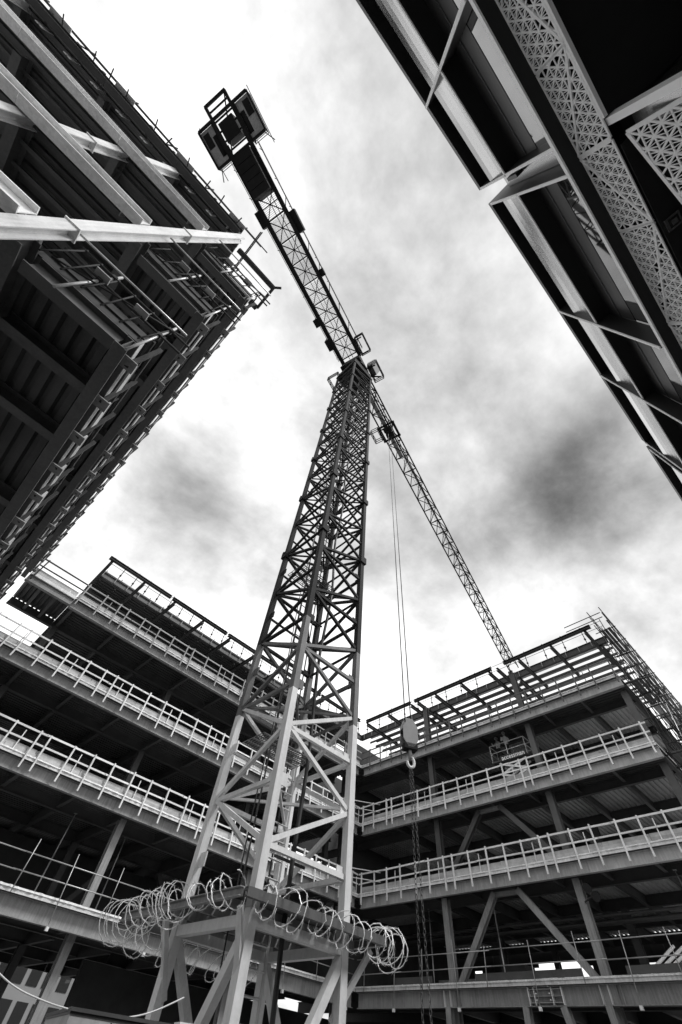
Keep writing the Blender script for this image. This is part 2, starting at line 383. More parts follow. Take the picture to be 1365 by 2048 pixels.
# ------------------------------------------------------------ wing C (right, runs along y at x = 28)
C = thing('steel_frame_building', 'four storey bare steel frame wing with V braces and bright ribbed decks', 'building', (36, 14, 0))
Y0, Y1 = 3.9, 26.0
def wingC(lv, y0=Y0, y1=Y1, depth=15.0):
    z = LV[lv]; h = .63 if lv == 1 else .52
    key = ('I', h, .3 if lv == 1 else .24, .03, .02)
    ys = [y0+.2+2.71*i for i in range(9) if y0+.2+2.71*i < y1-.5]
    s = y1
    while s > y0+.1:
        e = max(y0, s-8.1); bar('edge_beam', C, key, (XC+.30, s, z+h/2), (XC+.30, e+.01, z+h/2), M['steel_c'] if lv > 1 else M['steel']); s = e
    xs = [XC+.03, XC+2.6, XC+7.0, XC+11.0, XC+depth]
    for x in xs[1:]: bar('floor_beam', C, ('I', .5, .22, .025, .02), (x, y0, z+h-.25), (x, y1+8, z+h-.25), M['steel_mid'])
    for y in ys:
        bar('floor_beam', C, ('I', .34, .18, .02, .015), (XC+.44, y, z+h-.17), (XC+2.48, y, z+h-.17), M['steel_mid'])
        bar('floor_beam', C, ('I', .5, .2, .02, .015), (XC+2.72, y, z+h-.26), (XC+depth, y, z+h-.26), M['steel_mid'])
    bar('floor_beam', C, ('I', .46, .2, .02, .015), (XC+.3, y0+.05, z+.23), (XC+depth, y0+.05, z+.23), M['steel_dark'])
    ed = ys+[y1, y1+2.7]
    for j in range(len(ed)-1):
        for i in range(len(xs)-1):
            deck_sheet(C, xs[i], xs[i+1], ed[j], ed[j+1], z+h+.005, M['deck_lit'] if i else M['deck'], 'y' if i == 0 else 'x')
    block('slab', C, XC+.02, XC+depth, y0, y1+2.7, z+h+.118, z+h+.22, M['slabtop'])
    se = block('slab_edge', C, XC-.01, XC+.017, y0, y1, z+h+.01, z+h+.21, M['concrete'])
    rubble(se, (XC-.01, y0, 0), (XC-.01, y1, 0), z+h+.14, (-1, 0))
for lv in (1, 2, 3, 4): wingC(lv)
for lv in (1, 2, 3, 4, 5):
    z0 = 0 if lv == 1 else LV[lv-1]+.64
    for y in (2.3+1.9, 10.9, 19.4):
        if lv == 5 and y < 5: continue
        for x in (XC+1.0, XC+7.0, XC+14.8):
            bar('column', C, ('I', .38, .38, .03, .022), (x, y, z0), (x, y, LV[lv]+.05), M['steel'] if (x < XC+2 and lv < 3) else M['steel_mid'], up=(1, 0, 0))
    if lv in (2, 3):
        for ya, yb in ((19.1, 15.9), (11.2, 14.4)):
            o = bar('brace', C, ('I', .30, .30, .025, .02), (XC+1.0, ya, z0+.05), (XC+1.0, yb, LV[lv]-.02), M['steel'] if lv == 2 else M['steel_mid'], up=(1, 0, 0))
        bar('tie_beam', C, ('I', .2, .2, .02, .02), (XC+1.0, 15.9, LV[lv]-.1), (XC+1.0, 14.4, LV[lv]-.1), M['steel'])
for y in (10.9, 19.4):                                     # stiffener plates and splice on the transfer beam
    for dy in (-.19, .19): block('stiffener', C, XC+.13, XC+.29, y+dy-.012, y+dy+.012, LV[1]+.035, LV[1]+.6, M['steel_pale'])
    for dy in (-.55, -.75): block('stiffener', C, XC+.14, XC+.29, y+dy-.01, y+dy+.01, LV[1]+.035, LV[1]+.6, M['steel'])
for y in (14.6, 14.3, 13.4, 12.9):
    block('splice_plate', C, XC+.10, XC+.29, y-.02, y+.02, LV[1]+.035, LV[1]+.6, M['steel_pale'])
for z in (.1, .3, .52):
    block('splice_plate', C, XC+.11, XC+.29, 12.9, 14.6, LV[1]+z, LV[1]+z+.025, M['steel'])
    for y in (14.2, 13.5): bar('bolt', C, ('tube', .025, 6), (XC+.05, y, LV[1]+z+.09), (XC+.22, y, LV[1]+z+.09), M['steel_pale'])
for ya, yb in ((14.9, 15.3), (13.0, 11.9), (19.4, 19.6), (10.9, 10.7)):   # legs under the transfer beam
    bar('leg', C, ('I', .32, .32, .025, .02), (XC+.3, ya, LV[1]), (XC+.45, yb, 0), M['steel'], up=(1, 0, 0))
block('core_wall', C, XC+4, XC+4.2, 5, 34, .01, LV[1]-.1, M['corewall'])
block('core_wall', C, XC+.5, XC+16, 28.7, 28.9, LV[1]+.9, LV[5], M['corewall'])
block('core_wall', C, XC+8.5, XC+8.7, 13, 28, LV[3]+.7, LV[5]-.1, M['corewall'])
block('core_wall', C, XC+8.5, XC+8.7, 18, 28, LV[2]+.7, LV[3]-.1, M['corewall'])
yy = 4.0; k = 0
rb = random.Random(5)  # added wall pieces dim the bright sky behind, random gaps leave patches
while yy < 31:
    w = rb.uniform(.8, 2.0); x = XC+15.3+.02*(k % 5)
    if rb.random() < .62: block('sky_screen', C, x, x+.15, yy, yy+w, LV[1]+.75, LV[1]+.75+3.75, M['corewall'])
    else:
        block('sky_screen', C, x, x+.15, yy, yy+w, LV[1]+.75, LV[1]+.75+rb.uniform(2.1, 2.7), M['corewall'])
        h0 = rb.uniform(2.85, 3.2); block('sky_screen', C, x, x+.15, yy, yy+w, LV[1]+.75+h0, LV[1]+.75+3.75, M['corewall'])
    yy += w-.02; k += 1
for yy, w, h in ((6, 2.2, 1.1), (12, 3, .8), (17.5, 1.6, 1.5), (21, 3, 1.0)):     # plasterboard and crates left on the floor
    block('crate', None, XC+6, XC+7.2, yy, yy+w, LV[1]+.86, LV[1]+.86+h, M['timber' if h < 1.05 else 'steel_mid'])
    o = COL.objects[-1]; tag(o, {6: 'pale crate on the lowest floor near the leaning pipes', 12: 'long low pale crate behind the V braces', 17.5: 'tall dark crate behind the left V brace', 21: 'pale crate deep in the lowest floor behind the hanging chains'}[yy], 'crate', 'crates on the lowest floor')
# services under the second slab
for x, z in ((XC+4.0, 8.55), (XC+4.5, 8.4), (XC+5.4, 8.5)): bar('service_pipe', C, ('tube', .07, 8), (x, 4.2, z), (x, 26, z), M['steel_mid'])
# roof level of C
def roofC():
    z = LV[5]; ys = [25.5-2.64*i for i in range(9)]
    for i, y in enumerate(ys):
        bar('outrigger', C, ('I', .26, .2, .02, .015), (XC-.02, y, z+.02), (XC+4.6, y, z+.02), M['steel_dark'])
        if i in (2, 5): bar('outrigger', C, ('I', .26, .2, .02, .015), (XC-.02, y-.75, z+.02), (XC+5.2, y-.75, z+.02), M['steel_dark'])
    for a, b in ((25.55, 20.2), (19.8, 12.0), (10.9, 3.9)):
        bar('ring_beam', C, ('I', .2, .26, .02, .02), (XC-.05, a, z+.26), (XC-.05, b, z+.26), M['steel_dark'])
    bar('edge_beam', C, ('I', .5, .2, .02, .02), (XC+2.2, 28.2, z+.42), (XC+2.2, 3.6, z+.42), M['steel_dark'])
    for i in range(25): block('stiffener', C, XC+2.02, XC+2.1, 27.7-i, 27.73-i, z+.2, z+.64, M['steel'])
    for k, x in enumerate((2.6, 3.45, 4.5, 5.5, 6.4, 7.5, 8.6, 9.8, 11)):        # loose roof sheets, sky between them
        block('roof_sheet', C, XC+x, XC+x+.34, 3.8+.2*(k % 3), 27.5, z+.45, z+.5, M['steel_pale'] if k % 2 == 0 else M['steel'])
        bar('purlin', C, ('box', .09, .16), (XC+x+.7, 3.7, z+.37), (XC+x+.7, 28, z+.37), M['steel_dark'])
    for y in (4.2, 10.9, 19.4): bar('floor_beam', C, ('I', .4, .2, .02, .02), (XC+2.3, y, z+.1), (XC+14, y, z+.1), M['steel_dark'])
roofC()
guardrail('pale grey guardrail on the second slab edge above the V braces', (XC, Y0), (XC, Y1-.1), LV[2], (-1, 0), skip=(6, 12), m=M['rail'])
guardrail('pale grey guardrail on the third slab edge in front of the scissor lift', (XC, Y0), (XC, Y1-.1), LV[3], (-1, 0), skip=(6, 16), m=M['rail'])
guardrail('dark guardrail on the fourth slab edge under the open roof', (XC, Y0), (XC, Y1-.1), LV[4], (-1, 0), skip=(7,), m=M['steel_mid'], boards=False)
# corner rails crossing diagonally
for z in (LV[2], LV[3]):
    t = thing('corner_rail', 'short pale tubes tied across the inner corner at the %s slab' % ('second' if z == LV[2] else 'third'), 'rail', (XC-1, YB-1, z+1.2))
    for dz in (1.25, 1.75): bar('tube', t, ('tube', .03, 6), (XC-2.2, YB-.1, z+dz), (XC+.2, YB-1.9, z+dz-.05), M['rail'])

# ------------------------------------------------------------ wing A (left, above the camera)
A = thing('steel_frame_building', 'steel frame wing overhead with cantilevered corner and pale corner column', 'building', (-8, 15, 0))
XA, YN, XCOL, YCOL = -2.05, 4.55, -4.29, 4.12
for lv in (2, 3, 4, 5):
    z = LV[lv]; h = .46
    key = ('I', .5, .26, .03, .022)
    s = XCOL-.14
    while s > -19:                                       # near edge beams between the columns
        e = s-3.16; bar('edge_beam', A, key, (s, YCOL-.16, z+.25), (e+.01, YCOL-.16, z+.25), M['steel_pale'] if lv < 5 else M['steel_dark']); s = e
    for y in (5.9, 7.7, 10.0, 13, 16, 19, 22, 25):
        bar('floor_beam', A, ('I', .42, .22, .025, .02), (-19, y, z+.27), (XCOL-.12, y, z+.27), M['steel_a'] if y < 9 else M['steel_mid'])
    for x in (-7.45, -10.6, -13.8): bar('floor_beam', A, ('I', .5, .24, .025, .02), (x, YCOL+.3, z+.2), (x, 26, z+.2), M['steel_a'])
    xs = [-19, -13.8, -10.6, -7.45, XCOL]; ys = [YCOL+.12, 5.9, 7.7, 10, 13, 16, 19, 22, 25.8]
    for i in range(4):
        for j in range(8): deck_sheet(A, xs[i], xs[i+1], ys[j], ys[j+1], z+.505, M['deck'], 'x' if j < 2 else 'y')
    for y in (4.75, 5.3, 6.5, 7.1, 8.5, 9.2): bar('joist', A, ('I', .2, .11, .012, .01), (-19, y, z+.40), (XCOL-.12, y, z+.40), M['steel_a'] if y < 6 else M['steel_mid'])
    block('slab', A, -19, XCOL-.02, YCOL+.1, 26, z+.618, z+.72, M['slabtop'])
    se = block('slab_edge', A, -19, XCOL-.3, YCOL-.05, YCOL+.08, z+.51, z+.72, M['concrete'] if lv < 5 else M['steel_dark'])
    rubble(se, (-19, YCOL-.05, 0), (XCOL-.3, YCOL-.05, 0), z+.62, (0, -1))
    if lv == 5:
        for y in (YN-.08,): bar('ring_beam', A, ('I', .2, .2, .02, .02), (XCOL+.2, y, z+.2), (XA+.05, y, z+.2), M['steel_dark'])
        bar('ring_beam', A, ('box', .12, .12), (XA, YN-.1, z+.2), (XA, YN+1.1, z+.2), M['steel_dark'])
        bar('ring_beam', A, ('box', .1, .1), (XA+.25, YN-.35, z+.22), (XA-.02, YN-.1, z+.22), M['steel_dark'])
        bar('outrigger', A, ('I', .26, .2, .02, .015), (XCOL, YN+1.1, z+.1), (XA, YN+1.1, z+.1), M['steel_dark'])
        for i in range(9):                               # timber packers on the roof edge
            x = -5.0-1.05*i
            for dx in (0, .16): block('hanger_plate', A, x+.2+dx, x+.31+dx, YCOL+.16, YCOL+.19, z-.12, z+.5, M['steel_pale'])
            block('packer', A, x, x+.1, YCOL-.28, YCOL+.2, z+.6+.05*(i % 2), z+.75, M['steel_dark'])
            block('packer', A, x-.3, x-.05, YCOL-.12, YCOL+.1, z+.73, z+.9, M['steel_mid'])
        continue
    # cantilevered bay
    bar('edge_beam', A, key, (XA-.12, YN, z+.25), (XA-.12, 26, z+.25), M['steel_a'])
    bar('edge_beam', A, key, (XCOL+.2, YN+.12, z+.25), (XA-.26, YN+.12, z+.25), M['steel_mid'])
    bar('floor_beam', A, key, (XCOL, YCOL+.2, z+.2), (XCOL, 26, z+.2), M['steel_a'])
    for y in (6.0, 7.6, 10.3, 13, 16, 19, 22, 25): bar('floor_beam', A, ('I', .4, .24, .025, .02), (XCOL+.14, y, z+.3), (XA-.26, y, z+.3), M['steel_a'])
    yy = [YN+.26, 6.0, 7.6, 10.3, 13, 16, 19, 22, 25.8]
    for j in range(8): deck_sheet(A, XCOL, XA-.02, yy[j], yy[j+1], z+.505, M['deck'], 'y')
    block('slab', A, XCOL-.01, XA-.02, YN+.02, 26, z+.618, z+.72, M['slabtop'])
    block('slab_edge', A, XA-.017, XA+.01, YN, 26, z+.51, z+.71, M['concrete'])
    block('slab_edge', A, XCOL, XA-.02, YN-.01, YN+.017, z+.51, z+.71, M['steel_dark'])
for x in (XCOL, -7.45, -13.8):
    yc = YCOL-.02 if x == XCOL else YCOL+.14
    for k in range(3):
        zz0, zz1 = ((0, 10.6), (10.62, 16.2), (16.22, 22.3))[k]
        bar('column', A, ('I', .25, .25, .025, .02), (x, yc, zz0), (x, yc, zz1), M['steel_pale'], up=(0, 1, 0))
    for zz in (10.61, 16.21):
        block('splice_plate', A, x-.16, x+.16, yc-.16, yc+.16, zz-.018, zz+.018, M['steel_pale'])
for y in (10.3, 16, 22):
    bar('column', A, ('I', .34, .34, .03, .025), (XCOL, y, 0), (XCOL, y, 22.3), M['steel'], up=(0, 1, 0))
for z in (LV[3], LV[4], LV[5]):
    for x in (XCOL-.3, XCOL-.62): block('gusset_plate', A, x-.01, x+.01, YCOL-.22, YCOL+.1, z+.02, z+.3, M['steel'])

NM = {2: 'second', 3: 'third', 4: 'fourth'}
for lv in (2, 3, 4):
    t = guardrail('dark guardrail with bracket plates along the %s slab of the overhead wing' % NM[lv], (XA, YN+.15), (XA, 25.9), LV[lv], (1, 0), m=M['tube_dark'], start=.25, zlow=.3)
    y = YN+.4
    while y < 25.8:
        block('bracket', t, XA-.06, XA+.22, y-.14, y+.14, LV[lv]+.3, LV[lv]+.33, M['steel'])
        bar('toe_board', t, ('box', .04, .22), (XA+.1, y+.2, LV[lv]+.72), (XA+.1, y+.95, LV[lv]+.72), M['timber']); y += 1.2
    t = thing('tube_guardrail', 'scaffold tube guardrail on the near edge of the %s slab at the cantilevered corner' % NM[lv], 'guardrail', (XA-1, YN, LV[lv]+.5))
    for x in ((XA+.02, -3.45) if lv == 2 else (XA+.02, -3.2)):
        po = bar('post', t, ('tube', .03, 8), (x, YN-.1, LV[lv]-.15), (x, YN-.1, LV[lv]+2.1), M['tube'])
        for dz in (1.2, 1.75): block('clamp', po, x-.05, x+.05, YN-.17, YN-.04, LV[lv]+dz-.05, LV[lv]+dz+.05, M['tube_dark'])
    for dz in (1.2, 1.75): bar('rail', t, ('tube', .028, 8), (XCOL+.1, YN-.13, LV[lv]+dz), (XA+.55, YN-.13, LV[lv]+dz), M['tube_dark'])
    bar('toe_board', t, ('box', .04, .22), (XCOL+.25, YN-.03, LV[lv]+.85), (XA, YN-.03, LV[lv]+.85), M['steel_dark'])
    for k in range(6):
        x = XCOL+.2+.4*k; bar('hanger', t, ('tube', .018, 6), (x, YN-.2, LV[lv]+.3), (x+random.uniform(-.1, .1), YN-.12, LV[lv]+1.85), M['tube_dark'])
    bar('diagonal', t, ('tube', .022, 6), (XCOL+.3, YN-.16, LV[lv]+.5), (XA+.3, YN-.16, LV[lv]+1.9), M['tube_dark'])
    bar('outer_rail', t, ('tube', .024, 6), (XCOL+.1, YN-.45, LV[lv]+1.45), (XA+.4, YN-.45, LV[lv]+1.45), M['tube'])
    for x in (-3.6, -2.7): block('board_end', t, x, x+.3, YN-.3, YN-.08, LV[lv]+1.22, LV[lv]+1.26, M['timber'])
t = thing('roof_guardrail', 'thin dark scaffold tubes along the roof edge of the overhead wing', 'guardrail', (-9, YCOL-.2, LV[5]+.7))
for dz, dy, ex in ((.95, -.32, .7), (1.25, -.30, 1.0)): bar('rail', t, ('tube', .026, 6), (-19, YCOL+dy, LV[5]+dz), (XCOL+ex, YCOL+dy, LV[5]+dz), M['tube_dark'])
for i in range(16):
    x = -4.7-.9*i-random.uniform(0, .25); bar('putlog', t, ('tube', .024, 6), (x, YCOL-.5-random.random()*.2, LV[5]+.62+.2*(i % 3)), (x+random.uniform(-.3, .3), YCOL+.5, LV[5]+.66+.2*(i % 3)), M['tube_dark'])
    if i % 3 == 0: block('board', t, x-.5, x+.3, YCOL-.42, YCOL-.2, LV[5]+.74, LV[5]+.78, M['timber'])
for i in range(8): bar('post', t, ('tube', .026, 6), (-4.6-1.9*i, YCOL-.26, LV[5]+.3), (-4.6-1.9*i, YCOL-.30, LV[5]+1.6), M['tube_dark'])
for dz in (.9, 1.2): bar('rail', t, ('tube', .026, 6), (XCOL+.35, YCOL-.75, LV[5]+dz), (XCOL+.35, YN+1.6, LV[5]+dz), M['tube_dark'])
bar('post', t, ('tube', .026, 6), (XCOL+.35, YN+.6, LV[4]+.7), (XCOL+.35, YN+.6, LV[5]+1.3), M['tube_dark'])

# adjustable props standing on the open floors
def prop(label, x, y, lv, group):
    z0, z1 = LV[lv]+.75, LV[lv+1]+.1
    t = thing('steel_prop', label, 'prop', (x, y, z0), group)
    bar('outer_tube', t, ('tube', .038, 6), (x, y, z0), (x, y, z0+2.0), M['tube']); bar('inner_tube', t, ('tube', .028, 6), (x, y, z0+2.0), (x, y, z1), M['tube'])
    block('base_plate', t, x-.08, x+.08, y-.08, y+.08, z0-.01, z0+.01, M['tube']); block('head_plate', t, x-.08, x+.08, y-.08, y+.08, z1, z1+.012, M['tube'])
for lv, nm in ((1, 'lowest'),):
    for k in range(6): prop('thin galvanised prop standing on the %s floor of the far wing' % nm, 3.5+4.1*k+.6*(k % 2), YB+2.2+.7*(k % 3), lv, 'props on the %s floor of the far wing' % nm)
    for k in range(4): prop('thin galvanised prop standing on the %s floor of the right wing' % nm, XC+2.0+.6*(k % 2), 6.3+5.2*k, lv, 'props on the %s floor of the right wing' % nm)
# ------------------------------------------------------------ thin scaffold rails on B/C
def tube_rail(label, p0, p1, z, nrm, hs=(6.25, 6.85), sp=2.3, drop=-.95, top=7.35, m=None, r=.024):
    m = m or M['tube']; p0, p1, nrm = Vector((*p0, 0)), Vector((*p1, 0)), Vector((*nrm, 0)); d = p1-p0; L = d.length; d.normalize()
    t = thing('scaffold_rail', label, 'guardrail', (p0.x, p0.y, z))
    for h in hs:
        s = 0
        while s < L:
            e = min(L, s+6); a = p0+d*s+nrm*.2; b = p0+d*(e+.15)+nrm*.2
            bar('rail', t, ('tube', r, 6), (a.x, a.y, h+random.uniform(-.03, .03)), (b.x, b.y, h+random.uniform(-.03, .03)), m); s = e
    s = .6; k = 0
    while s < L:
        a = p0+d*s+nrm*.24; b = p0+d*(s+random.uniform(-.25, .05))+nrm*.26
        o = bar('pole', t, ('tube', r*.9, 6), (a.x, a.y, z+drop*(1 if k % 2 == 0 else .2)), (b.x, b.y, top-random.random()*.35), m)
        if k % 2 == 0: block('clamp', o, a.x-.06, a.x+.06, a.y-.06, a.y+.06, z+drop-.03, z+drop+.1, M['rail'])
        s += sp*random.uniform(.8, 1.15); k += 1
    return t
tube_rail('thin galvanised scaffold tubes in front of the V braces', (XC, 4.2), (XC, 25.6), LV[1]+.8, (-1, 0))
tube_rail('thin galvanised scaffold tubes on the lowest slab of the far wing', (-6, YB), (XC-.6, YB), LV[1]+.8, (0, -1))
t = thing('toe_board_row', 'row of dull boards standing on the lowest slab below the V braces', 'boards', (XC, 15, LV[1]+.85))
for a, b in ((4.3, 9.6), (11.6, 14.0), (14.1, 17.4), (20.2, 23)): bar('board', t, ('box', .04, .26), (XC+.05, a, LV[1]+.99), (XC+.05, b, LV[1]+.99), M['steel_mid'])
def roof_posts(label, p0, p1, nrm, n):
    t = thing('roof_wire_rail', label, 'guardrail', (*p0, LV[5]))
    p0, p1, nrm = Vector((*p0, 0)), Vector((*p1, 0)), Vector((*nrm, 0))
    for i in range(n):
        p = p0.lerp(p1, i/(n-1))+nrm*-.6
        po = bar('post', t, ('tube', .03, 6), (p.x, p.y, LV[5]-.35), (p.x+.02, p.y, LV[5]+1.0), M['tube_dark'])
        block('clamp', po, p.x-.06, p.x+.06, p.y-.06, p.y+.06, LV[5]-.1, LV[5]-.02, M['tube_dark'])
    for h in (.35, .8): a = p0+nrm*-.55; b = p1+nrm*-.55; bar('wire', t, ('tube', .016, 5), (a.x, a.y, LV[5]+h), (b.x, b.y, LV[5]+h), M['tube_dark'])
roof_posts('thin posts and wires along the roof outriggers of the far wing', (1.2, YB), (XC, YB), (0, -1), 27)
roof_posts('inner row of thin posts on the set back roof of the far wing', (1.4, YB+1.7), (XC, YB+1.7), (0, -1), 22)
roof_posts('thin posts and wires along the open roof edge of the right wing', (XC, 3.2), (XC, YB), (-1, 0), 16)

# scaffold on the end face of wing C
t = thing('tube_scaffold', 'dense dark tube scaffold on the end face of the right wing', 'scaffold', (34, 3.2, 13))
for i in range(10):
    x = 28.6+1.7*i
    for y in (2.75, 3.55): bar('standard', t, ('tube', .03, 6), (x, y, 8.5), (x+.03, y, 23.2+.3*(i % 2)), M['tube_dark'])
    for z in (13.6, 15.6, 17.9, 19.8, 21.9): bar('transom', t, ('tube', .03, 6), (x, 2.5, z+.05), (x, 3.9, z+.05), M['tube_dark'])
    if i % 2 == 0: bar('brace', t, ('tube', .026, 6), (x, 2.72, 13.6), (x+3.4, 2.72, 17.9), M['tube'])
    if i % 2 == 1 and i < 9: bar('brace', t, ('tube', .026, 6), (x+1.7, 2.72, 17.9), (x, 2.72, 21.9), M['tube_dark'])
for z in (13.6, 14.6, 15.1, 17.9, 18.9, 19.4, 21.9, 22.6, 23.1):
    for y in (2.72, 3.58): bar('ledger', t, ('tube', .03, 6), (27.6, y, z), (45.5, y, z+.02), M['tube_dark'])
for z in (13.66, 17.96, 21.96):
    for k in range(5):
        for y in (2.95, 3.2, 3.42): block('scaffold_board', t, 28.6+3.4*k, 31.9+3.4*k, y-.1, y+.1, z+.05, z+.09, M['timber'] if k % 2 else M['steel_mid'])
for z, y in ((LV[5]+.55, 3.75), (LV[5]+.95, 3.75)): bar('ledger', t, ('tube', .03, 6), (XC-.1, y-.9, z), (XC-.1, y+1.8, z), M['tube_dark'])

# ------------------------------------------------------------ tower crane
X0, X1, YF, YK = 5.03, 7.03, 6.86, 8.86
crane = thing('tower_crane', 'tall tower crane with pale lower mast and dark jib across the sky', 'tower crane', (6.03, 7.86, 0))
Fp, Rp, Lp, Kp = (X0, YF), (X1, YF), (X0, YK), (X1, YK)
sect = [0.0, 3.18, 6.8, 8.9, 12.98, 17.06, 21.14, 25.22, 29.3, 33.38, 37.4]
LEGS = {}
for i in range(len(sect)-1):
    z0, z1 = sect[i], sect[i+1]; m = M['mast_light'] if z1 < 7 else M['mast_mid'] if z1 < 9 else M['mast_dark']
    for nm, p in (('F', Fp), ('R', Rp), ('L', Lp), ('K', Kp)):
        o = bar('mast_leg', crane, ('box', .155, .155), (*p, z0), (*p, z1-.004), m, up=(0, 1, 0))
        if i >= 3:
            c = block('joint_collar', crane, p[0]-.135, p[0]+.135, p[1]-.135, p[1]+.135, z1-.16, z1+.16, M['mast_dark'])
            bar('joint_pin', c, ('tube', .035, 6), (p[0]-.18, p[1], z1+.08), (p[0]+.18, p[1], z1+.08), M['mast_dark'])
def face(P, Q, off, nrm):
    """zigzag lacing between legs P and Q: P nodes at even heights, Q nodes at odd"""
    P, Q = Vector((*P, 0)), Vector((*Q, 0)); d = (Q-P).normalized(); a, b = P+d*.09, Q-d*.09
    for z in range(4, 37):
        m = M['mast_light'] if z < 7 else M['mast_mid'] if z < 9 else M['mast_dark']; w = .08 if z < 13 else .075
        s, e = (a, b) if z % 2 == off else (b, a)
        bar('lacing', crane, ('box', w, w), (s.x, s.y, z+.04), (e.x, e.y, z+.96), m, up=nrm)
        if z % 2 == off: bar('lacing', crane, ('box', w, w), (a.x, a.y, z-.03), (b.x, b.y, z-.03), m, up=nrm)
def gussets():
    for z in range(4, 13):
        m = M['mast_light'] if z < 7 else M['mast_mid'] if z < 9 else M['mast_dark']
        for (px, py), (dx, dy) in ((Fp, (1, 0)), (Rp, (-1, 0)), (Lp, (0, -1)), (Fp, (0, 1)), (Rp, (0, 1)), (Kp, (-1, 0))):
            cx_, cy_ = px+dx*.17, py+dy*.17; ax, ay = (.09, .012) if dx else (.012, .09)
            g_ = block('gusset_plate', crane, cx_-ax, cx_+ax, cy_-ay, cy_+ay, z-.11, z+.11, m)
gussets()
for z in range(5, 37, 2):                                   # inner diaphragms and cage bars
    m = M['mast_light'] if z < 7 else M['mast_mid'] if z < 9 else M['mast_dark']
    bar('diaphragm', crane, ('box', .05, .05), (X0+.1, YF+.1, z), (X1-.1, YK-.1, z), m); bar('diaphragm', crane, ('box', .05, .05), (X1-.1, YF+.1, z+.06), (X0+.1, YK-.1, z+.06), m)
    bar('lacing', crane, ('box', .055, .055), (X0+.1, YK, z+1), (X1-.1, YK, z+1), m); bar('lacing', crane, ('box', .055, .055), (X1, YF+.1, z), (X1, YK-.1, z), m)
for dx, dy in ((.55, 1.2), (1.0, 1.2), (1.4, 1.55)): bar('ladder_guard', crane, ('tube', .02, 5), (X0+dx, YF+dy, 3.4), (X0+dx, YF+dy, 36.5), M['mast_mid'])
face(Fp, Rp, 0, (0, 1, 0)); face(Lp, Fp, 1, (1, 0, 0)); face(Kp, Rp, 0, (1, 0, 0)); face(Lp, Kp, 1, (0, 1, 0))
for P, Q in ((Fp, Rp), (Rp, Kp), (Kp, Lp), (Lp, Fp)):       # heavy braces of the base section
    bar('base_brace', crane, ('box', .13, .13), (*P, .25), (*Q, 3.0), M['mast_light'])
    bar('base_brace', crane, ('box', .13, .13), (P[0], P[1], 3.05), (Q[0], Q[1], 3.05), M['mast_light'])
for z0, z1, side in ((0, 6.2, 0), (6.2, 12, 1), (12, 18, 0), (18, 24, 1), (24, 30, 0), (30, 36.5, 1)):   # ladders and rest platforms
    vs, fs = [], []; lx = 6.45 if side == 0 else 6.0; ly = 8.35
    for dx in (-.2, .2): path_tube(vs, fs, [(lx+dx, ly, z0+.2), (lx+dx, ly, z1+.9)], .028, 4)
    z = z0+.4
    while z < z1+.8: path_tube(vs, fs, [(lx-.2, ly, z), (lx+.2, ly, z)], .018, 4); z += .3
    mesh('ladder', vs, fs, M['mast_light'] if z1 < 7 else M['mast_dark'], crane)
    if z0 > 2:
        vs, fs = [], []
        for k in range(24):
            x = 5.2+.068*k; path_tube(vs, fs, [(x, 7.9, z0), (x, 8.7, z0)], .014, 4)
        for k in range(5): path_tube(vs, fs, [(5.2, 7.9+.2*k, z0), (6.8, 7.9+.2*k, z0)], .02, 4)
        mesh('rest_platform', vs, fs, M['grating'], crane)
    bar('cage_hoop', crane, ('box', .04, .04), (lx-.4, ly-.5, z1-2), (lx+.4, ly-.5, z1-2), M['mast_dark'])
# slewing unit
def frustum(name, parent, z0, z1, a, b, m, c=(6.03, 7.86), rot=0.0):
    vs = []
    for z, h in ((z0, a), (z1, b)):
        for sx, sy in ((-1, -1), (1, -1), (1, 1), (-1, 1)):
            x, y = sx*h[0], sy*h[1]; vs.append((c[0]+x*math.cos(rot)-y*math.sin(rot), c[1]+x*math.sin(rot)+y*math.cos(rot), z))
    return mesh(name, vs, [(3, 2, 1, 0), (4, 5, 6, 7), (0, 1, 5, 4), (1, 2, 6, 5), (2, 3, 7, 6), (3, 0, 4, 7)], m, parent)
JS = .252; ja = math.atan(JS); U = Vector((math.cos(ja), math.sin(ja), 0)); V = Vector((-math.sin(ja), math.cos(ja), 0)); JC = Vector((6.03, 7.86, 0))
def J(s, v, z): p = JC+U*s+V*v; return (p.x, p.y, z)
frustum('slew_pedestal', crane, 37.3, 39.0, (1.12, 1.12), (1.0, 1.0), M['crane_dark'])
bar('slew_ring', crane, ('tube', 1.15, 20), (6.03, 7.86, 39.0), (6.03, 7.86, 39.4), M['crane_dark'])
frustum('turret', crane, 39.4, 41.6, (1.1, 1.0), (.9, .85), M['crane_dark'], rot=ja)
JM = ('box', .13, .13); LM = ('box', .07, .07)
def cage(parent, s, v, z, a, b, h, m, name='cage_bar'):
    for ss in (-a, 0, a):
        for vv in (-b, b): bar(name, parent, ('box', .06, .06), J(s+ss, v+vv, z), J(s+ss, v+vv, z+h), m)
    for zz in (z, z+h*.5, z+h):
        for vv in (-b, b): bar(name, parent, ('box', .06, .06), J(s-a, v+vv, zz), J(s+a, v+vv, zz), m)
        for ss in (-a, a): bar(name, parent, ('box', .06, .06), J(s+ss, v-b, zz), J(s+ss, v+b, zz), m)
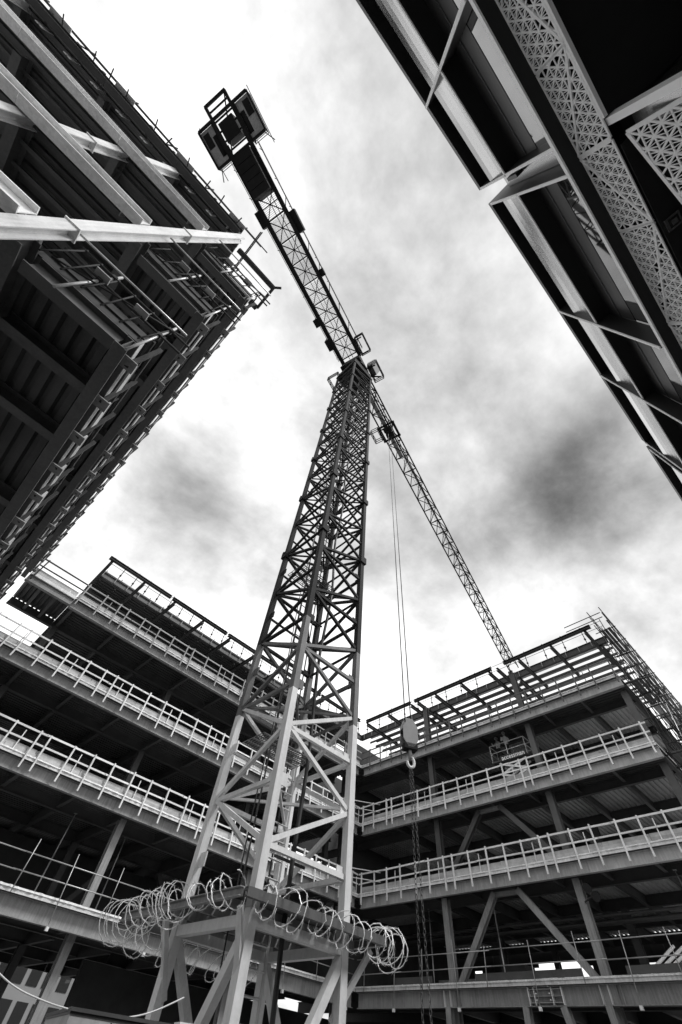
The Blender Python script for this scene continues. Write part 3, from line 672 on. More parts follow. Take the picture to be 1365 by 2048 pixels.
# jib (triangular lattice) 
ZJ = 41.0; JL = 50.0; BAY = 1.9
nb = int(JL/BAY)
hj = lambda s: 1.75-.55*(s/JL)
for v in (-.72, .72):
    for k in range(5): bar('jib_chord', crane, JM, J(1.0+k*JL/5, v, ZJ), J(1.0+(k+1)*JL/5-.01, v, ZJ), M['crane_dark'])
for k in range(5): bar('jib_chord', crane, ('box', .15, .15), J(1.0+k*JL/5, 0, ZJ+hj(k*JL/5)), J(1.0+(k+1)*JL/5-.01, 0, ZJ+hj((k+1)*JL/5)), M['crane_dark'])
for i in range(nb):
    s = 1.0+i*BAY; sm = s+BAY/2; e = s+BAY
    for v in (-.72, .72):
        bar('jib_lacing', crane, LM, J(s, v, ZJ), J(sm, 0, ZJ+hj(sm)), M['crane_dark']); bar('jib_lacing', crane, LM, J(e, v, ZJ), J(sm, 0, ZJ+hj(sm)), M['crane_dark'])
    bar('jib_lacing', crane, LM, J(s, -.72, ZJ), J(s, .72, ZJ), M['crane_dark'])
    bar('jib_lacing', crane, LM, J(s, -.72 if i % 2 else .72, ZJ), J(e, .72 if i % 2 else -.72, ZJ), M['crane_dark'])
bar('jib_tie', crane, ('box', .09, .09), J(0, -.1, ZJ+3.2), J(24, 0, ZJ+hj(24)+.1), M['crane_dark'])
bar('jib_walkway', crane, ('box', .42, .05), J(1, .1, ZJ+.12), J(10.5, .1, ZJ+.12), M['grating'])
for v in (-.06, .1): bar('trolley_rope', crane, ('tube', .018, 4), J(1, v, ZJ+.3), J(JL, v, ZJ+.25), M['cable'])
# counter jib
CL = 20.2; ZC = 41.15
for v in (-.88, .88):
    bar('counter_jib_chord', crane, ('I', .4, .3, .03, .03), J(-.9, v, ZC), J(-CL+1.2, v, ZC), M['crane_dark'])
    for h in (.65, 1.1): bar('walkway_rail', crane, ('tube', .025, 5), J(-1.2, v*1.45, ZC+h), J(-CL+2, v*1.45, ZC+h), M['crane_dark'])
    for i in range(9): bar('walkway_post', crane, ('tube', .025, 5), J(-1.6-2*i, v*1.42, ZC+.1), J(-1.6-2*i, v*1.45, ZC+1.1), M['crane_dark'])
for i in range(9):
    s = -1.3-1.75*i
    bar('counter_jib_lacing', crane, ('box', .1, .1), J(s, -.8, ZC), J(s, .8, ZC), M['crane_dark'])
    bar('counter_jib_lacing', crane, ('box', .08, .08), J(s, -.8, ZC-.02), J(s-1.75, .8, ZC-.02), M['crane_dark'])
    if i < 8:
        vs, fs = [], []; dens = .055 if 4 <= i <= 6 else .12
        k = s-.1
        while k > s-1.66: path_tube(vs, fs, [J(k, -.78, ZC+.17), J(k, .78, ZC+.17)], .012, 4); k -= dens
        mesh('walkway_grating', vs, fs, M['grating'], crane)
for v in (-.2, .15): bar('power_conduit', crane, ('tube', .03, 5), J(-1, v, ZC+.1), J(-15, v-.2, ZC+.1), M['cable'])
for k in range(5): o = mesh('counterweight', *(lambda s: ([J(s, -.75, ZC-1.0), J(s+.52, -.75, ZC-1.0), J(s+.52, .75, ZC-1.0), J(s, .75, ZC-1.0), J(s, -.75, ZC+1.2), J(s+.52, -.75, ZC+1.2), J(s+.52, .75, ZC+1.2), J(s, .75, ZC+1.2)], [(3, 2, 1, 0), (4, 5, 6, 7), (0, 1, 5, 4), (1, 2, 6, 5), (2, 3, 7, 6), (3, 0, 4, 7)]))(-17.9+.56*k), M['crane_dark'], crane)
for i in range(8):
    s = -1.3-1.75*i; bar('counter_jib_lacing', crane, ('box', .06, .06), J(s, .8, ZC+.02), J(s-1.75, -.8, ZC+.02), M['crane_dark']); bar('counter_jib_lacing', crane, ('box', .05, .05), J(s-.87, -.8, ZC), J(s-.87, .8, ZC), M['crane_dark'])
    for v in (-.88, .88): bar('rail_brace', crane, ('box', .05, .05), J(s, v, ZC+.1), J(s-.9, v*1.45, ZC+1.1), M['crane_dark'])
for s, v, a_, b_, h_ in ((-3.0, 1.25, .5, .25, .9), (-5.2, 1.3, .35, .22, .6), (-12.5, -1.25, .8, .25, .8), (-14.0, 1.25, .6, .25, .7), (-8.4, -1.2, .3, .2, .5)):
    mesh('switch_cabinet', [J(s+p, v+q, z) for z in (ZC+.05, ZC+.05+h_) for p, q in ((-a_, -b_), (a_, -b_), (a_, b_), (-a_, b_))], [(3, 2, 1, 0), (4, 5, 6, 7), (0, 1, 5, 4), (1, 2, 6, 5), (2, 3, 7, 6), (3, 0, 4, 7)], M['crane_dark'], crane)
# end platform with winch frame
for v0, v1 in ((-2.25, -1.05), (1.05, 2.25)):
    for vv in (v0, v1):
        bar('platform_beam', crane, ('box', .12, .2), J(-20.6, vv, ZC), J(-18.2, vv, ZC), M['crane_dark'])
        for h in (.6, 1.1): bar('platform_rail', crane, ('tube', .025, 5), J(-20.6, vv, ZC+h), J(-18.2, vv, ZC+h), M['crane_dark'])
        for s in (-20.6, -19.4, -18.2): bar('platform_post', crane, ('tube', .025, 5), J(s, vv, ZC), J(s, vv, ZC+1.1), M['crane_dark'])
    for s in (-20.6, -18.2):
        bar('platform_beam', crane, ('box', .12, .2), J(s, v0, ZC), J(s, v1, ZC), M['crane_dark'])
        for h in (.6, 1.1): bar('platform_rail', crane, ('tube', .025, 5), J(s, v0, ZC+h), J(s, v1, ZC+h), M['crane_dark'])
    mesh('platform_floor', [J(s_, v_, ZC+z_) for z_ in (.1, .13) for s_, v_ in ((-20.5, v0+.05), (-18.3, v0+.05), (-18.3, v1-.05), (-20.5, v1-.05))], [(3, 2, 1, 0), (4, 5, 6, 7), (0, 1, 5, 4), (1, 2, 6, 5), (2, 3, 7, 6), (3, 0, 4, 7)], M['steel'], crane)
    sg = 1 if v0 > 0 else -1
    bar('winch_drum', crane, ('tube', .32, 12), J(-19.9, sg*1.3, ZC+.35), J(-18.6, sg*1.3, ZC+.35), M['crane_dark'])
for s in (-21.4, -20.6, -18.2): bar('end_frame', crane, ('box', .16, .22), J(s, -2.2 if s > -21 else -.95, ZC), J(s, 2.2 if s > -21 else .95, ZC), M['crane_dark'])
for v in (-.88, .88): bar('end_frame', crane, ('box', .2, .3), J(-21.4, v, ZC), J(-18, v, ZC), M['crane_dark'])
for k in range(5): bar('end_frame', crane, ('box', .1, .1), J(-21.0+.6*k, -.9, ZC+.05), J(-21.0+.6*k, .9, ZC+.05), M['crane_dark'])
for vv in (-2.5, 2.5): bar('handrail', crane, ('box', .05, .05), J(-21.2, vv*.92, ZC+1.3), J(-17.6, vv*.92, ZC+1.3), M['crane_dark'])
for sgn in (-1, 1):
    bar('lamp_arm', crane, ('box', .06, .06), J(-18.2, sgn*2.1, ZC+.4), J(-17.5, sgn*2.5, ZC+.5), M['crane_dark']); bar('end_frame', crane, ('box', .08, .08), J(-20.6, sgn*2.2, ZC+1.1), J(-18.2, sgn*1.0, ZC+1.2), M['crane_dark'])
    mesh('motor', [J(p, sgn*q, z) for z in (ZC+.05, ZC+.8) for p, q in ((-20.3, 1.6), (-19.4, 1.6), (-19.4, 2.1), (-20.3, 2.1))], [(3, 2, 1, 0), (4, 5, 6, 7), (0, 1, 5, 4), (1, 2, 6, 5), (2, 3, 7, 6), (3, 0, 4, 7)], M['crane_dark'], crane)
bar('end_frame', crane, ('box', .08, .08), J(-21.3, -.8, ZC), J(-18.3, .8, ZC), M['crane_dark'])
mesh('winch_box', [J(s, v, z) for z in (ZC-.1, ZC+1.2) for s, v in ((-20.2, -.6), (-19.0, -.6), (-19.0, .65), (-20.2, .65))], [(3, 2, 1, 0), (4, 5, 6, 7), (0, 1, 5, 4), (1, 2, 6, 5), (2, 3, 7, 6), (3, 0, 4, 7)], M['crane_dark'], crane)
# cab and service cages
mesh('operator_cab', [J(s, v, z) for z, q in ((39.9, .85), (41.7, 1.0)) for s, v in ((.2, -1.9*q), (1.4*q, -1.9*q), (1.4*q, -1.1), (.2, -1.1))], [(3, 2, 1, 0), (4, 5, 6, 7), (0, 1, 5, 4), (1, 2, 6, 5), (2, 3, 7, 6), (3, 0, 4, 7)], M['winglass'], crane)
cage(crane, .9, -1.65, 39.5, .8, .45, 1.1, M['crane_dark']); cage(crane, -1.5, -1.45, 41.5, .85, .42, 1.0, M['crane_dark']); cage(crane, -.6, 1.6, 37.2, .5, .5, .9, M['crane_dark'])
for s in (.3, 1.5): bar('cab_bracket', crane, ('box', .12, .12), J(s, -1.9, 39.7), J(s*.5, -.6, 39.7), M['crane_dark'])
for s in (-2.2, -.8): bar('cab_bracket', crane, ('box', .1, .1), J(s, -1.7, 41.5), J(s, -.7, 41.3), M['crane_dark'])
# trolley, hoist ropes
TS = (13.0-6.03)/U.x
for s in (-.8, .8): bar('trolley_beam', crane, ('box', .16, .2), J(TS+s, -.95, ZJ-.2), J(TS+s, .95, ZJ-.2), M['crane_dark'])
for v in (-.85, .85): bar('trolley_beam', crane, ('box', .14, .2), J(TS-.9, v, ZJ-.2), J(TS+.9, v, ZJ-.2), M['crane_dark'])
for s in (-.35, .35): bar('trolley_sheave', crane, ('tube', .3, 14), J(TS+s, -.4, ZJ-.3), J(TS+s, .4, ZJ-.3), M['crane_dark'])
mesh('trolley_box', [J(TS+s, v, z) for z in (ZJ-.45, ZJ+.1) for s, v in ((-.5, -.3), (.5, -.3), (.5, .35), (-.5, .35))], [(3, 2, 1, 0), (4, 5, 6, 7), (0, 1, 5, 4), (1, 2, 6, 5), (2, 3, 7, 6), (3, 0, 4, 7)], M['crane_dark'], crane)
cage(crane, TS-.1, 1.35, ZJ-.4, .6, .4, 1.0, M['crane_dark'])
HX, HY = 13.0, 9.6
tx = J(TS, 0, 0); 
ropes = []
for s in (-.33, .33):
    p = J(TS+s, -.05, ZJ-.3); q = (HX+U.x*s*.9, HY+U.y*s*.9, 10.3)
    bar('hoist_rope', crane, ('tube', .022, 6), q, p, M['cable'])

# hook block and chains
hb = thing('hook_block', 'hexagonal steel hook block hanging on two hoist ropes', 'hook block', (HX, HY, 8.7))
ang = math.atan2(-.5, .86)
HU = Vector((math.cos(ang), math.sin(ang), 0)); HV = Vector((-HU.y, HU.x, 0)); HC = Vector((HX, HY, 0))
hexo = [(-.17, 10.5), (.13, 10.5), (.31, 10.2), (.31, 9.7), (.12, 9.42), (-.12, 9.42), (-.3, 9.7), (-.3, 10.2)]
for v in (-.17, .13):
    vs = []
    for dv in (0, .04):
        for a, z in hexo: p = HC+HU*a+HV*(v+dv); vs.append((p.x, p.y, z))
    n = len(hexo); fs = [tuple(range(n))[::-1], tuple(range(n, 2*n))]+[(i, (i+1) % n, n+(i+1) % n, n+i) for i in range(n)]
    mesh('side_plate', vs, fs, M['hookpaint'], hb)
for a in (-.15, .16):
    p, q = HC+HU*a-HV*.15, HC+HU*a+HV*.15; bar('sheave', hb, ('tube', .15, 16), (p.x, p.y, 10.05), (q.x, q.y, 10.05), M['crane_dark'])
p, q = HC-HU*.26, HC+HU*.26; bar('crosshead', hb, ('box', .34, .2), (p.x, p.y, 9.45), (q.x, q.y, 9.45), M['crane_dark'])
bar('shank', hb, ('tube', .07, 8), (HX, HY, 9.05), (HX, HY, 9.4), M['steel'])
vs, fs = [], []; pts = []
for i in range(15):
    a = math.radians(95-20*i); r = .16; p = HC+HU*(r*math.cos(a)*.85); pts.append((p.x, p.y, 8.93+r*math.sin(a)*1.15))
path_tube(vs, fs, pts, .055, 7); mesh('hook', vs, fs, M['steel_pale'], hb, smooth=True)
for k, (dx, dy) in enumerate(((.1, -.06), (-.08, .12))):
    vs, fs = [], []; z = 8.75; i = 0
    while z > .4:
        f = (8.85-z)/8; cxx, cyy = HX+dx*(.3+f*.7), HY+dy*(.3+f*.7); ring = []
        for j in range(8):
            a = 2*math.pi*j/8; w = .036*math.cos(a); hh = .075*math.sin(a)
            ring.append((cxx+(w if i % 2 else 0), cyy+(0 if i % 2 else w), z+hh))
        path_tube(vs, fs, ring, .010, 4, True); z -= .118; i += 1
    tag(mesh('lifting_chain', vs, fs, M['steel_mid'], None), 'long steel lifting chain hanging down from the crane hook', 'chain', 'chains under the hook')

# anti-climb platform on the mast
pf = thing('climb_guard_platform', 'steel channel platform around the mast carrying razor wire', 'platform', (6.1, 8.0, 3.15))
PX0, PX1, PY0, PY1, PZ = 4.62, 7.75, 6.48, 10.3, 3.25
for y in (PY0, PY1): bar('channel', pf, ('C', .11, .08, .012), (PX0, y, PZ), (PX1, y, PZ), M['steel_a'], up=(0, 0, 1))
for x in (PX0, PX1): bar('channel', pf, ('C', .11, .08, .012), (x, PY0+.1, PZ), (x, PY1-.1, PZ), M['steel'], up=(0, 0, 1))
for y in (7.2, 7.9, 8.6, 9.4): bar('joist', pf, ('box', .06, .12), (PX0+.1, y, PZ-.02), (PX1-.1, y, PZ-.02), M['steel'])
for i in range(9): block('deck_plank', pf, PX0+.12+.33*i, PX0+.42+.33*i, PY0+.1, PY1-.1, PZ+.05, PZ+.085, M['steel_mid'])
for x, y in ((PX0+.1, PY0+.25), (PX0+.1, 8.8), (PX1-.15, PY0+.25)): bar('strut', pf, ('box', .08, .08), (x, y, PZ-.12), (5.1 if x < 6 else 6.95, 6.95 if y < 7 else 8.8, 2.3), M['mast_light'])
def coil(label, p, q, r, turns, sag=0.0):
    p, q = Vector(p), Vector(q); d = (q-p); L = d.length; d.normalize(); x = Vector((0, 0, 1)); y = d.cross(x)
    vs, fs, pts = [], [], []; n = int(turns*22); drift = 0; rk = r; tl = .07
    ph = random.random()*6
    for i in range(n+1):
        f = i/n; a = ph+2*math.pi*turns*f
        if i % 22 == 0: rk0 = r*random.uniform(.6, 1.2); off = random.uniform(-.05, .05); lx = random.uniform(-.07, .07); tl0 = random.uniform(.0, .16)
        rk += (rk0-rk)*.12; drift += (lx-drift)*.1; tl += (tl0-tl)*.1
        c = p+d*(L*f+drift*1.8+.05*math.sin(a*.5))+Vector((0, 0, off*.4-sag*4*f*(1-f)))
        kx = random.uniform(-.006, .006); c = c+Vector((kx, -kx, kx)); pts.append(c+x*(rk*math.cos(a))+y*(rk*1.05*math.sin(a))+d*(tl*math.sin(a+1)))
    path_tube(vs, fs, pts, .0068, 4)
    for i in range(2, n-1, 2):                           # barbs
        t = (pts[i+1]-pts[i-1]).normalized(); w = Vector((random.uniform(-1, 1), random.uniform(-1, 1), random.uniform(-1, 1))); w = (w-t*w.dot(t)).normalized()
        b = len(vs); c = pts[i]
        for vv in (c+t*.06+w*.032, c+w*.004, c+t*.06-w*.032, c-t*.06+w*.032, c-w*.004, c-t*.06-w*.032, c+t.cross(w)*.008): vs.append(tuple(vv))
        fs += [(b, b+1, b+6), (b+1, b+2, b+6), (b+3, b+6, b+4), (b+4, b+6, b+5)]
    return tag(mesh('razor_wire_coil', vs, fs, M['wire'], None), label, 'razor wire', 'razor wire around the mast')
coil('loose razor wire coil along the street side edge of the mast platform', (4.75, 6.42, 3.22), (7.4, 6.42, 3.18), .22, 10)
coil('bunched razor wire loops at the end of the mast platform edge', (7.35, 6.42, 3.2), (7.95, 6.42, 3.16), .25, 6)
coil('razor wire coil along the side of the mast platform facing the overhead wing', (4.54, 6.6, 3.26), (4.52, 9.3, 3.3), .21, 11)
coil('second razor wire strand tangled along the platform side facing the overhead wing', (4.54, 8.0, 3.2), (4.5, 9.9, 3.25), .25, 4)
coil('tangled razor wire at the far end of the mast platform', (4.5, 9.2, 3.22), (4.6, 10.5, 3.2), .28, 6, .05)
coil('drooping razor wire under the far edge of the mast platform', (5.6, 10.2, 3.0), (7.7, 9.9, 2.95), .23, 8)
coil('sagging razor wire strand under the platform side', (4.5, 8.5, 3.0), (4.62, 9.7, 2.95), .24, 3, .1)
vs, fs = [], []                                             # black supply cable down the mast
path_tube(vs, fs, [(6.35+.05*math.sin(z*1.3)-.012*(37-z), 7.55+.04*math.cos(z*.9)-.02*(37-z)*.6, z) for z in [37-.5*k for k in range(75)]], .042, 7)
tag(mesh('supply_cable', vs, fs, M['cable'], None, smooth=True), 'black supply cable running down inside the crane mast', 'cable')
vs, fs = [], []
path_tube(vs, fs, [(5.6+.03*math.sin(z), 8.2, z) for z in [30-.6*k for k in range(48)]], .014, 5)
tag(mesh('guide_wire', vs, fs, M['cable'], None), 'thin dark wire hanging inside the crane mast', 'wire')

# ------------------------------------------------------------ modern building beside the camera (D)
DR = math.radians(-1.3); DM = Matrix.Rotation(DR, 4, 'Z')
D = thing('office_building', 'black modern facade with pale fins, sky reflecting glass and perforated white panels', 'building', (0, 0, 0), rotz=DR)
def db(name, x0, x1, y0, y1, z0, z1, m, parent=None): return block(name, parent or D, x0, x1, y0, y1, z0, z1, M[m], DM)
YFN, YG = -1.566, -1.745
db('wall', -14, 26, -12, -2.06, 5.97, 9.3, 'black')
db('wall', .70, 26, -12, -2.25, .01, 5.96, 'black')
db('wall', -14, .695, -12, -3.6, .01, 5.96, 'black')
def cove(x0, x1):  # added curved strip; its shape makes the sheen fade upwards
    pr = [(-1.625, 7.978), (-1.625, 8.2), (-1.622, 8.35), (-1.613, 8.5), (-1.598, 8.62), (-1.575, 8.72), (-1.60, 8.73), (-1.66, 8.6), (-1.66, 7.978)]
    n = len(pr); vs = [(x, y, z) for x in (x0, x1) for y, z in pr]
    fs = [(i, n+i, n+(i+1) % n, (i+1) % n) for i in range(n)]+[tuple(range(n)), tuple(range(n, 2*n))[::-1]]
    mesh('sheen_panel', vs, fs, M['metalpanel'], D, DM)
for x0, x1 in ((-14, .58), (.81, 6.15), (6.34, 26)):
    db('roof_edge', x0, x1, -2.05, YFN, 9.32, 9.46, 'black')
    cove(x0+.03, x1-.03)
    db('upper_window', x0+.03, x1-.03, YG-.03, YG, 7.98, 9.315, 'glass_dim')
    db('window_sill', x0, x1, YG-.2, YFN, 7.925, 7.97, 'black')
    db('sill_trim', x0, x1, YFN+.001, YFN+.012, 7.92, 7.975, 'white')
    db('spandrel', x0+.03, x1-.03, YG-.2, YG+.004, 7.28, 7.92, 'black')
    db('spandrel_trim', x0+.03, x1-.03, YG+.006, YG+.014, 7.60, 7.615, 'metalpanel')
    db('head_trim', x0+.03, x1-.03, YG-.02, YG+.02, 9.05, 9.065, 'metalpanel')
    db('window', x0+.03, x1-.03, YG-.03, YG, 6.39, 7.275, 'glass')
    for x in ((x0, x1) if x0 > 0 else (x1,)):
        s = .03 if x == x0 else -.03
        db('reveal', min(x, x+s), max(x, x+s), -2.05, YFN-.002, 6.40, 9.318, 'black')
        db('fin_edge', min(x, x+s), max(x, x+s), YFN, YFN+.012, 6.40, 9.32, 'white')
db('lower_fin', -14, 26, -2.05, YFN, 6.33, 6.385, 'black'); db('fin_trim', -14, 26, YFN+.001, YFN+.014, 6.325, 6.39, 'white')
for x in (-.695, 2.84, 4.31, -4.2, -7.7, 8.6, 10.1):
    db('vertical_fin', x-.012, x+.012, YG+.016, YFN+.02, 6.4, 9.31, 'black'); db('fin_edge', x-.017, x+.017, YFN+.021, YFN+.033, 6.4, 9.325, 'white')
db('slot_panel', .585, .805, -2.04, -1.79, 6.4, 9.02, 'metalpanel'); db('slot_panel', 6.155, 6.335, -2.04, -1.79, 6.4, 9.02, 'metalpanel')
db('slot_bracket', .655, .70, -1.78, -1.69, 8.1, 8.5, 'black')
# perforated panels: real lattice of punched sheet
def clip(poly, p, d):
    """clip an infinite line to a convex polygon"""
    t0, t1 = -1e9, 1e9; n = len(poly)
    area = sum(poly[i][0]*poly[(i+1) % n][1]-poly[(i+1) % n][0]*poly[i][1] for i in range(n)); sg = 1 if area > 0 else -1
    for i in range(n):
        a, b = poly[i], poly[(i+1) % n]; e = (b[0]-a[0], b[1]-a[1]); nx, ny = -e[1]*sg, e[0]*sg
        den = nx*d[0]+ny*d[1]; num = nx*(p[0]-a[0])+ny*(p[1]-a[1])
        if abs(den) < 1e-9:
            if num < 0: return None
            continue
        t = -num/den
        if den > 0: t0 = max(t0, t)
        else: t1 = min(t1, t)
    return (t0, t1) if t1-t0 > .004 else None
def perforated(poly, O, ex, ey, a, parent, border=.022):
    O, ex, ey = Vector(O), Vector(ex), Vector(ey).normalized(); nz = ex.cross(ey).normalized()
    if nz.y < 0: nz = -nz
    vs, fs = [], []
    def strip(p, q, w, h):
        dx, dy = q[0]-p[0], q[1]-p[1]; L = math.hypot(dx, dy); nx, ny = -dy/L*w/2, dx/L*w/2; b = len(vs)
        for hh in (-.006, h):
            for sx, sy in ((p[0]+nx, p[1]+ny), (p[0]-nx, p[1]-ny), (q[0]-nx, q[1]-ny), (q[0]+nx, q[1]+ny)):
                vs.append(tuple(O+ex*sx+ey*sy+nz*hh))
        fs.extend([(b, b+1, b+2, b+3), (b+7, b+6, b+5, b+4), (b, b+4, b+5, b+1), (b+1, b+5, b+6, b+2), (b+2, b+6, b+7, b+3), (b+3, b+7, b+4, b)])
    cxp = sum(p[0] for p in poly)/len(poly); cyp = sum(p[1] for p in poly)/len(poly)
    R = max(math.hypot(p[0]-cxp, p[1]-cyp) for p in poly); hh = a*math.sqrt(3)/2
    for k in range(0, 6, 2):
        an = math.radians(30*k); d = (math.cos(an), math.sin(an)); nrm = (-d[1], d[0]); c0 = nrm[0]*cxp+nrm[1]*cyp
        for i in range(int((c0-R)/hh)-1, int((c0+R)/hh)+2):
            p = (nrm[0]*i*hh, nrm[1]*i*hh); r = clip(poly, p, d)
            if r: strip((p[0]+d[0]*r[0], p[1]+d[1]*r[0]), (p[0]+d[0]*r[1], p[1]+d[1]*r[1]), a*.13, .0003*k)
    def inside(p):
        sg = None
        for i in range(len(poly)):
            u, w = poly[i], poly[(i+1) % len(poly)]; cr = (w[0]-u[0])*(p[1]-u[1])-(w[1]-u[1])*(p[0]-u[0])
            if abs(cr) < 1e-9: continue
            if sg is None: sg = cr > 0
            elif (cr > 0) != sg: return False
        return True
    jr = int(R/hh)+2; j0 = int(cyp/hh)
    for jj in range(j0-jr, j0+jr+1):
        i0 = int((cxp-jj*a/2)/a); ir = int(R/a)+2
        for ii in range(i0-ir, i0+ir+1):
            n0 = (ii*a+jj*a/2, jj*hh); n1_ = (n0[0]+a, n0[1]); n2_ = (n0[0]+a/2, n0[1]+hh); n3_ = (n0[0]+a*1.5, n0[1]+hh)
            for ap, e0, e1 in ((n2_, n0, n1_), (n1_, n2_, n3_)):             # two ribs fan out across each triangle
                c_ = ((ap[0]+e0[0]+e1[0])/3, (ap[1]+e0[1]+e1[1])/3)
                if not (inside(c_) and inside(e0) and inside(e1) and inside(ap)): continue
                for f in (.34, .66): strip(ap, (e0[0]+(e1[0]-e0[0])*f, e0[1]+(e1[1]-e0[1])*f), a*.05, 0)
    n = len(poly)
    for i in range(n): strip(poly[i], poly[(i+1) % n], border*2, .003)
    return mesh('perforated_panel', vs, fs, M['white'], parent, DM)
OT = (0, -1.672, 6.325); EY = (0, -.09, -.38); HB = .39
seams = [(-3.2, -2.0), (-2.0, -.86), (-.84, .05), (.06, .765), (.785, 1.52), (1.53, 2.6), (2.62, 3.8), (3.82, 5.2), (5.22, 6.8)]
for k, (a, b) in enumerate(seams):
    if k % 2: tri = [[(a, 0), (b, 0), (a, HB)], [(b, .0), (b, HB), (a, HB)]]
    else: tri = [[(a, 0), (b, 0), (b, HB)], [(a, 0), (b, HB), (a, HB)]]
    for j, tr in enumerate(tri):
        ox = Vector(OT)+Vector((0, .006*j, 0)); perforated(tr, ox, (1, 0, 0), EY, .088, D, .011)
db('cavity_lining', -14, 26, -2.05, -2.0, 5.96, 6.32, 'black_soffit')
# entrance soffit, lights, column and lower perforated panel
db('entrance_soffit', -14, .69, -3.58, -1.78, 5.955, 5.99, 'black_soffit')
db('soffit_edge', -14, .62, -1.782, -1.757, 5.90, 5.965, 'white')
db('soffit_infill', -14, .25, -2.62, -2.24, 5.93, 5.952, 'white'); db('soffit_trim', -14, .22, -2.48, -2.465, 5.918, 5.929, 'white'); db('soffit_trim', -14, .3, -2.76, -2.70, 5.92, 5.95, 'white')  # white stands in for the sheen of grey glazing in the recess
db('soffit_infill', -14, .1, -3.1, -2.9, 5.93, 5.952, 'white')  # white again for glazing sheen
db('column', .635, .69, -1.85, -1.775, .01, 5.95, 'white'); db('column', .70, .85, -2.24, -1.90, .01, 5.9, 'metalpanel')
db('door_glass', -14, .63, -3.4, -3.36, .02, 5.9, 'glass_dim')
perforated([(.80, 0), (.80, .62), (2.6, .62), (1.9, .32)], (0, -1.80, 5.82), (1, 0, 0), (0, -.12, -.6), .115, D, .016)
db('soffit_infill', .86, 26, -2.24, -1.79, 5.94, 5.96, 'black_soffit')
for x, y in ((1.62, -1.86), (2.02, -1.86), (2.42, -1.86)):
    f = db('downlight', x-.055, x+.055, y-.055, y+.055, 5.90, 5.938, 'metalpanel')
    db('lamp_recess', x-.038, x+.038, y-.038, y+.038, 5.893, 5.899, 'black', f); db('lens', x-.022, x+.022, y-.022, y+.022, 5.887, 5.892, 'metalpanel', f)

# ------------------------------------------------------------ scissor lift and the two workers
zs = LV[3]+.70
lf = thing('scissor_lift', 'dark scissor lift with accessman sign raised behind the guardrail', 'scissor lift', (30, 13, zs))
block('chassis', lf, 29.5, 30.4, 11.9, 14.2, zs+.15, zs+.6, M['steel_mid'])
for y in (12.2, 13.9):
    for x in (29.52, 30.3): bar('wheel', lf, ('tube', .2, 12), (x, y, zs+.2), (x+.12, y, zs+.2), M['black'])
for x in (29.6, 30.3):
    for z0, z1 in ((.62, 1.28), (1.28, 1.95)):
        bar('scissor_arm', lf, ('box', .05, .13), (x, 12.0, zs+z0), (x, 14.0, zs+z1), M['rail']); bar('scissor_arm', lf, ('box', .05, .13), (x+.06, 14.0, zs+z0), (x+.06, 12.0, zs+z1), M['rail'])
PZ2 = zs+2.05
block('platform_deck', lf, 29.45, 30.45, 11.7, 14.4, PZ2, PZ2+.1, M['steel_mid'])
block('sign_panel', lf, 29.40, 29.44, 11.75, 13.75, PZ2-.05, PZ2+.30, M['black'])
for h in (.62, 1.15):
    for x in (29.44, 30.46): bar('rail', lf, ('tube', .025, 6), (x, 11.7, PZ2+h), (x, 14.4, PZ2+h), M['rail'])
    for y in (11.7, 14.4): bar('rail', lf, ('tube', .025, 6), (29.44, y, PZ2+h), (30.46, y, PZ2+h), M['rail'])
for y in (11.7, 13.1, 14.4):
    for x in (29.44, 30.46): bar('post', lf, ('tube', .025, 6), (x, y, PZ2), (x, y, PZ2+1.15), M['rail'])
cu = bpy.data.curves.new('sign_text', 'FONT'); cu.body = 'accessman'; cu.size = .42; cu.extrude = .004; cu.align_x = 'CENTER'; cu.align_y = 'CENTER'; cu.offset = .006
to = bpy.data.objects.new('tmp', cu); COL.objects.link(to); bpy.context.view_layer.update()
me = bpy.data.meshes.new_from_object(to.evaluated_get(bpy.context.evaluated_depsgraph_get())); bpy.data.objects.remove(to); me.materials.clear(); me.materials.append(M['white'])
link(bpy.data.objects.new('lettering', me), lf, Matrix(((0, 0, -1, 29.392), (-1, 0, 0, 12.75), (0, 1, 0, PZ2+.12), (0, 0, 0, 1))))
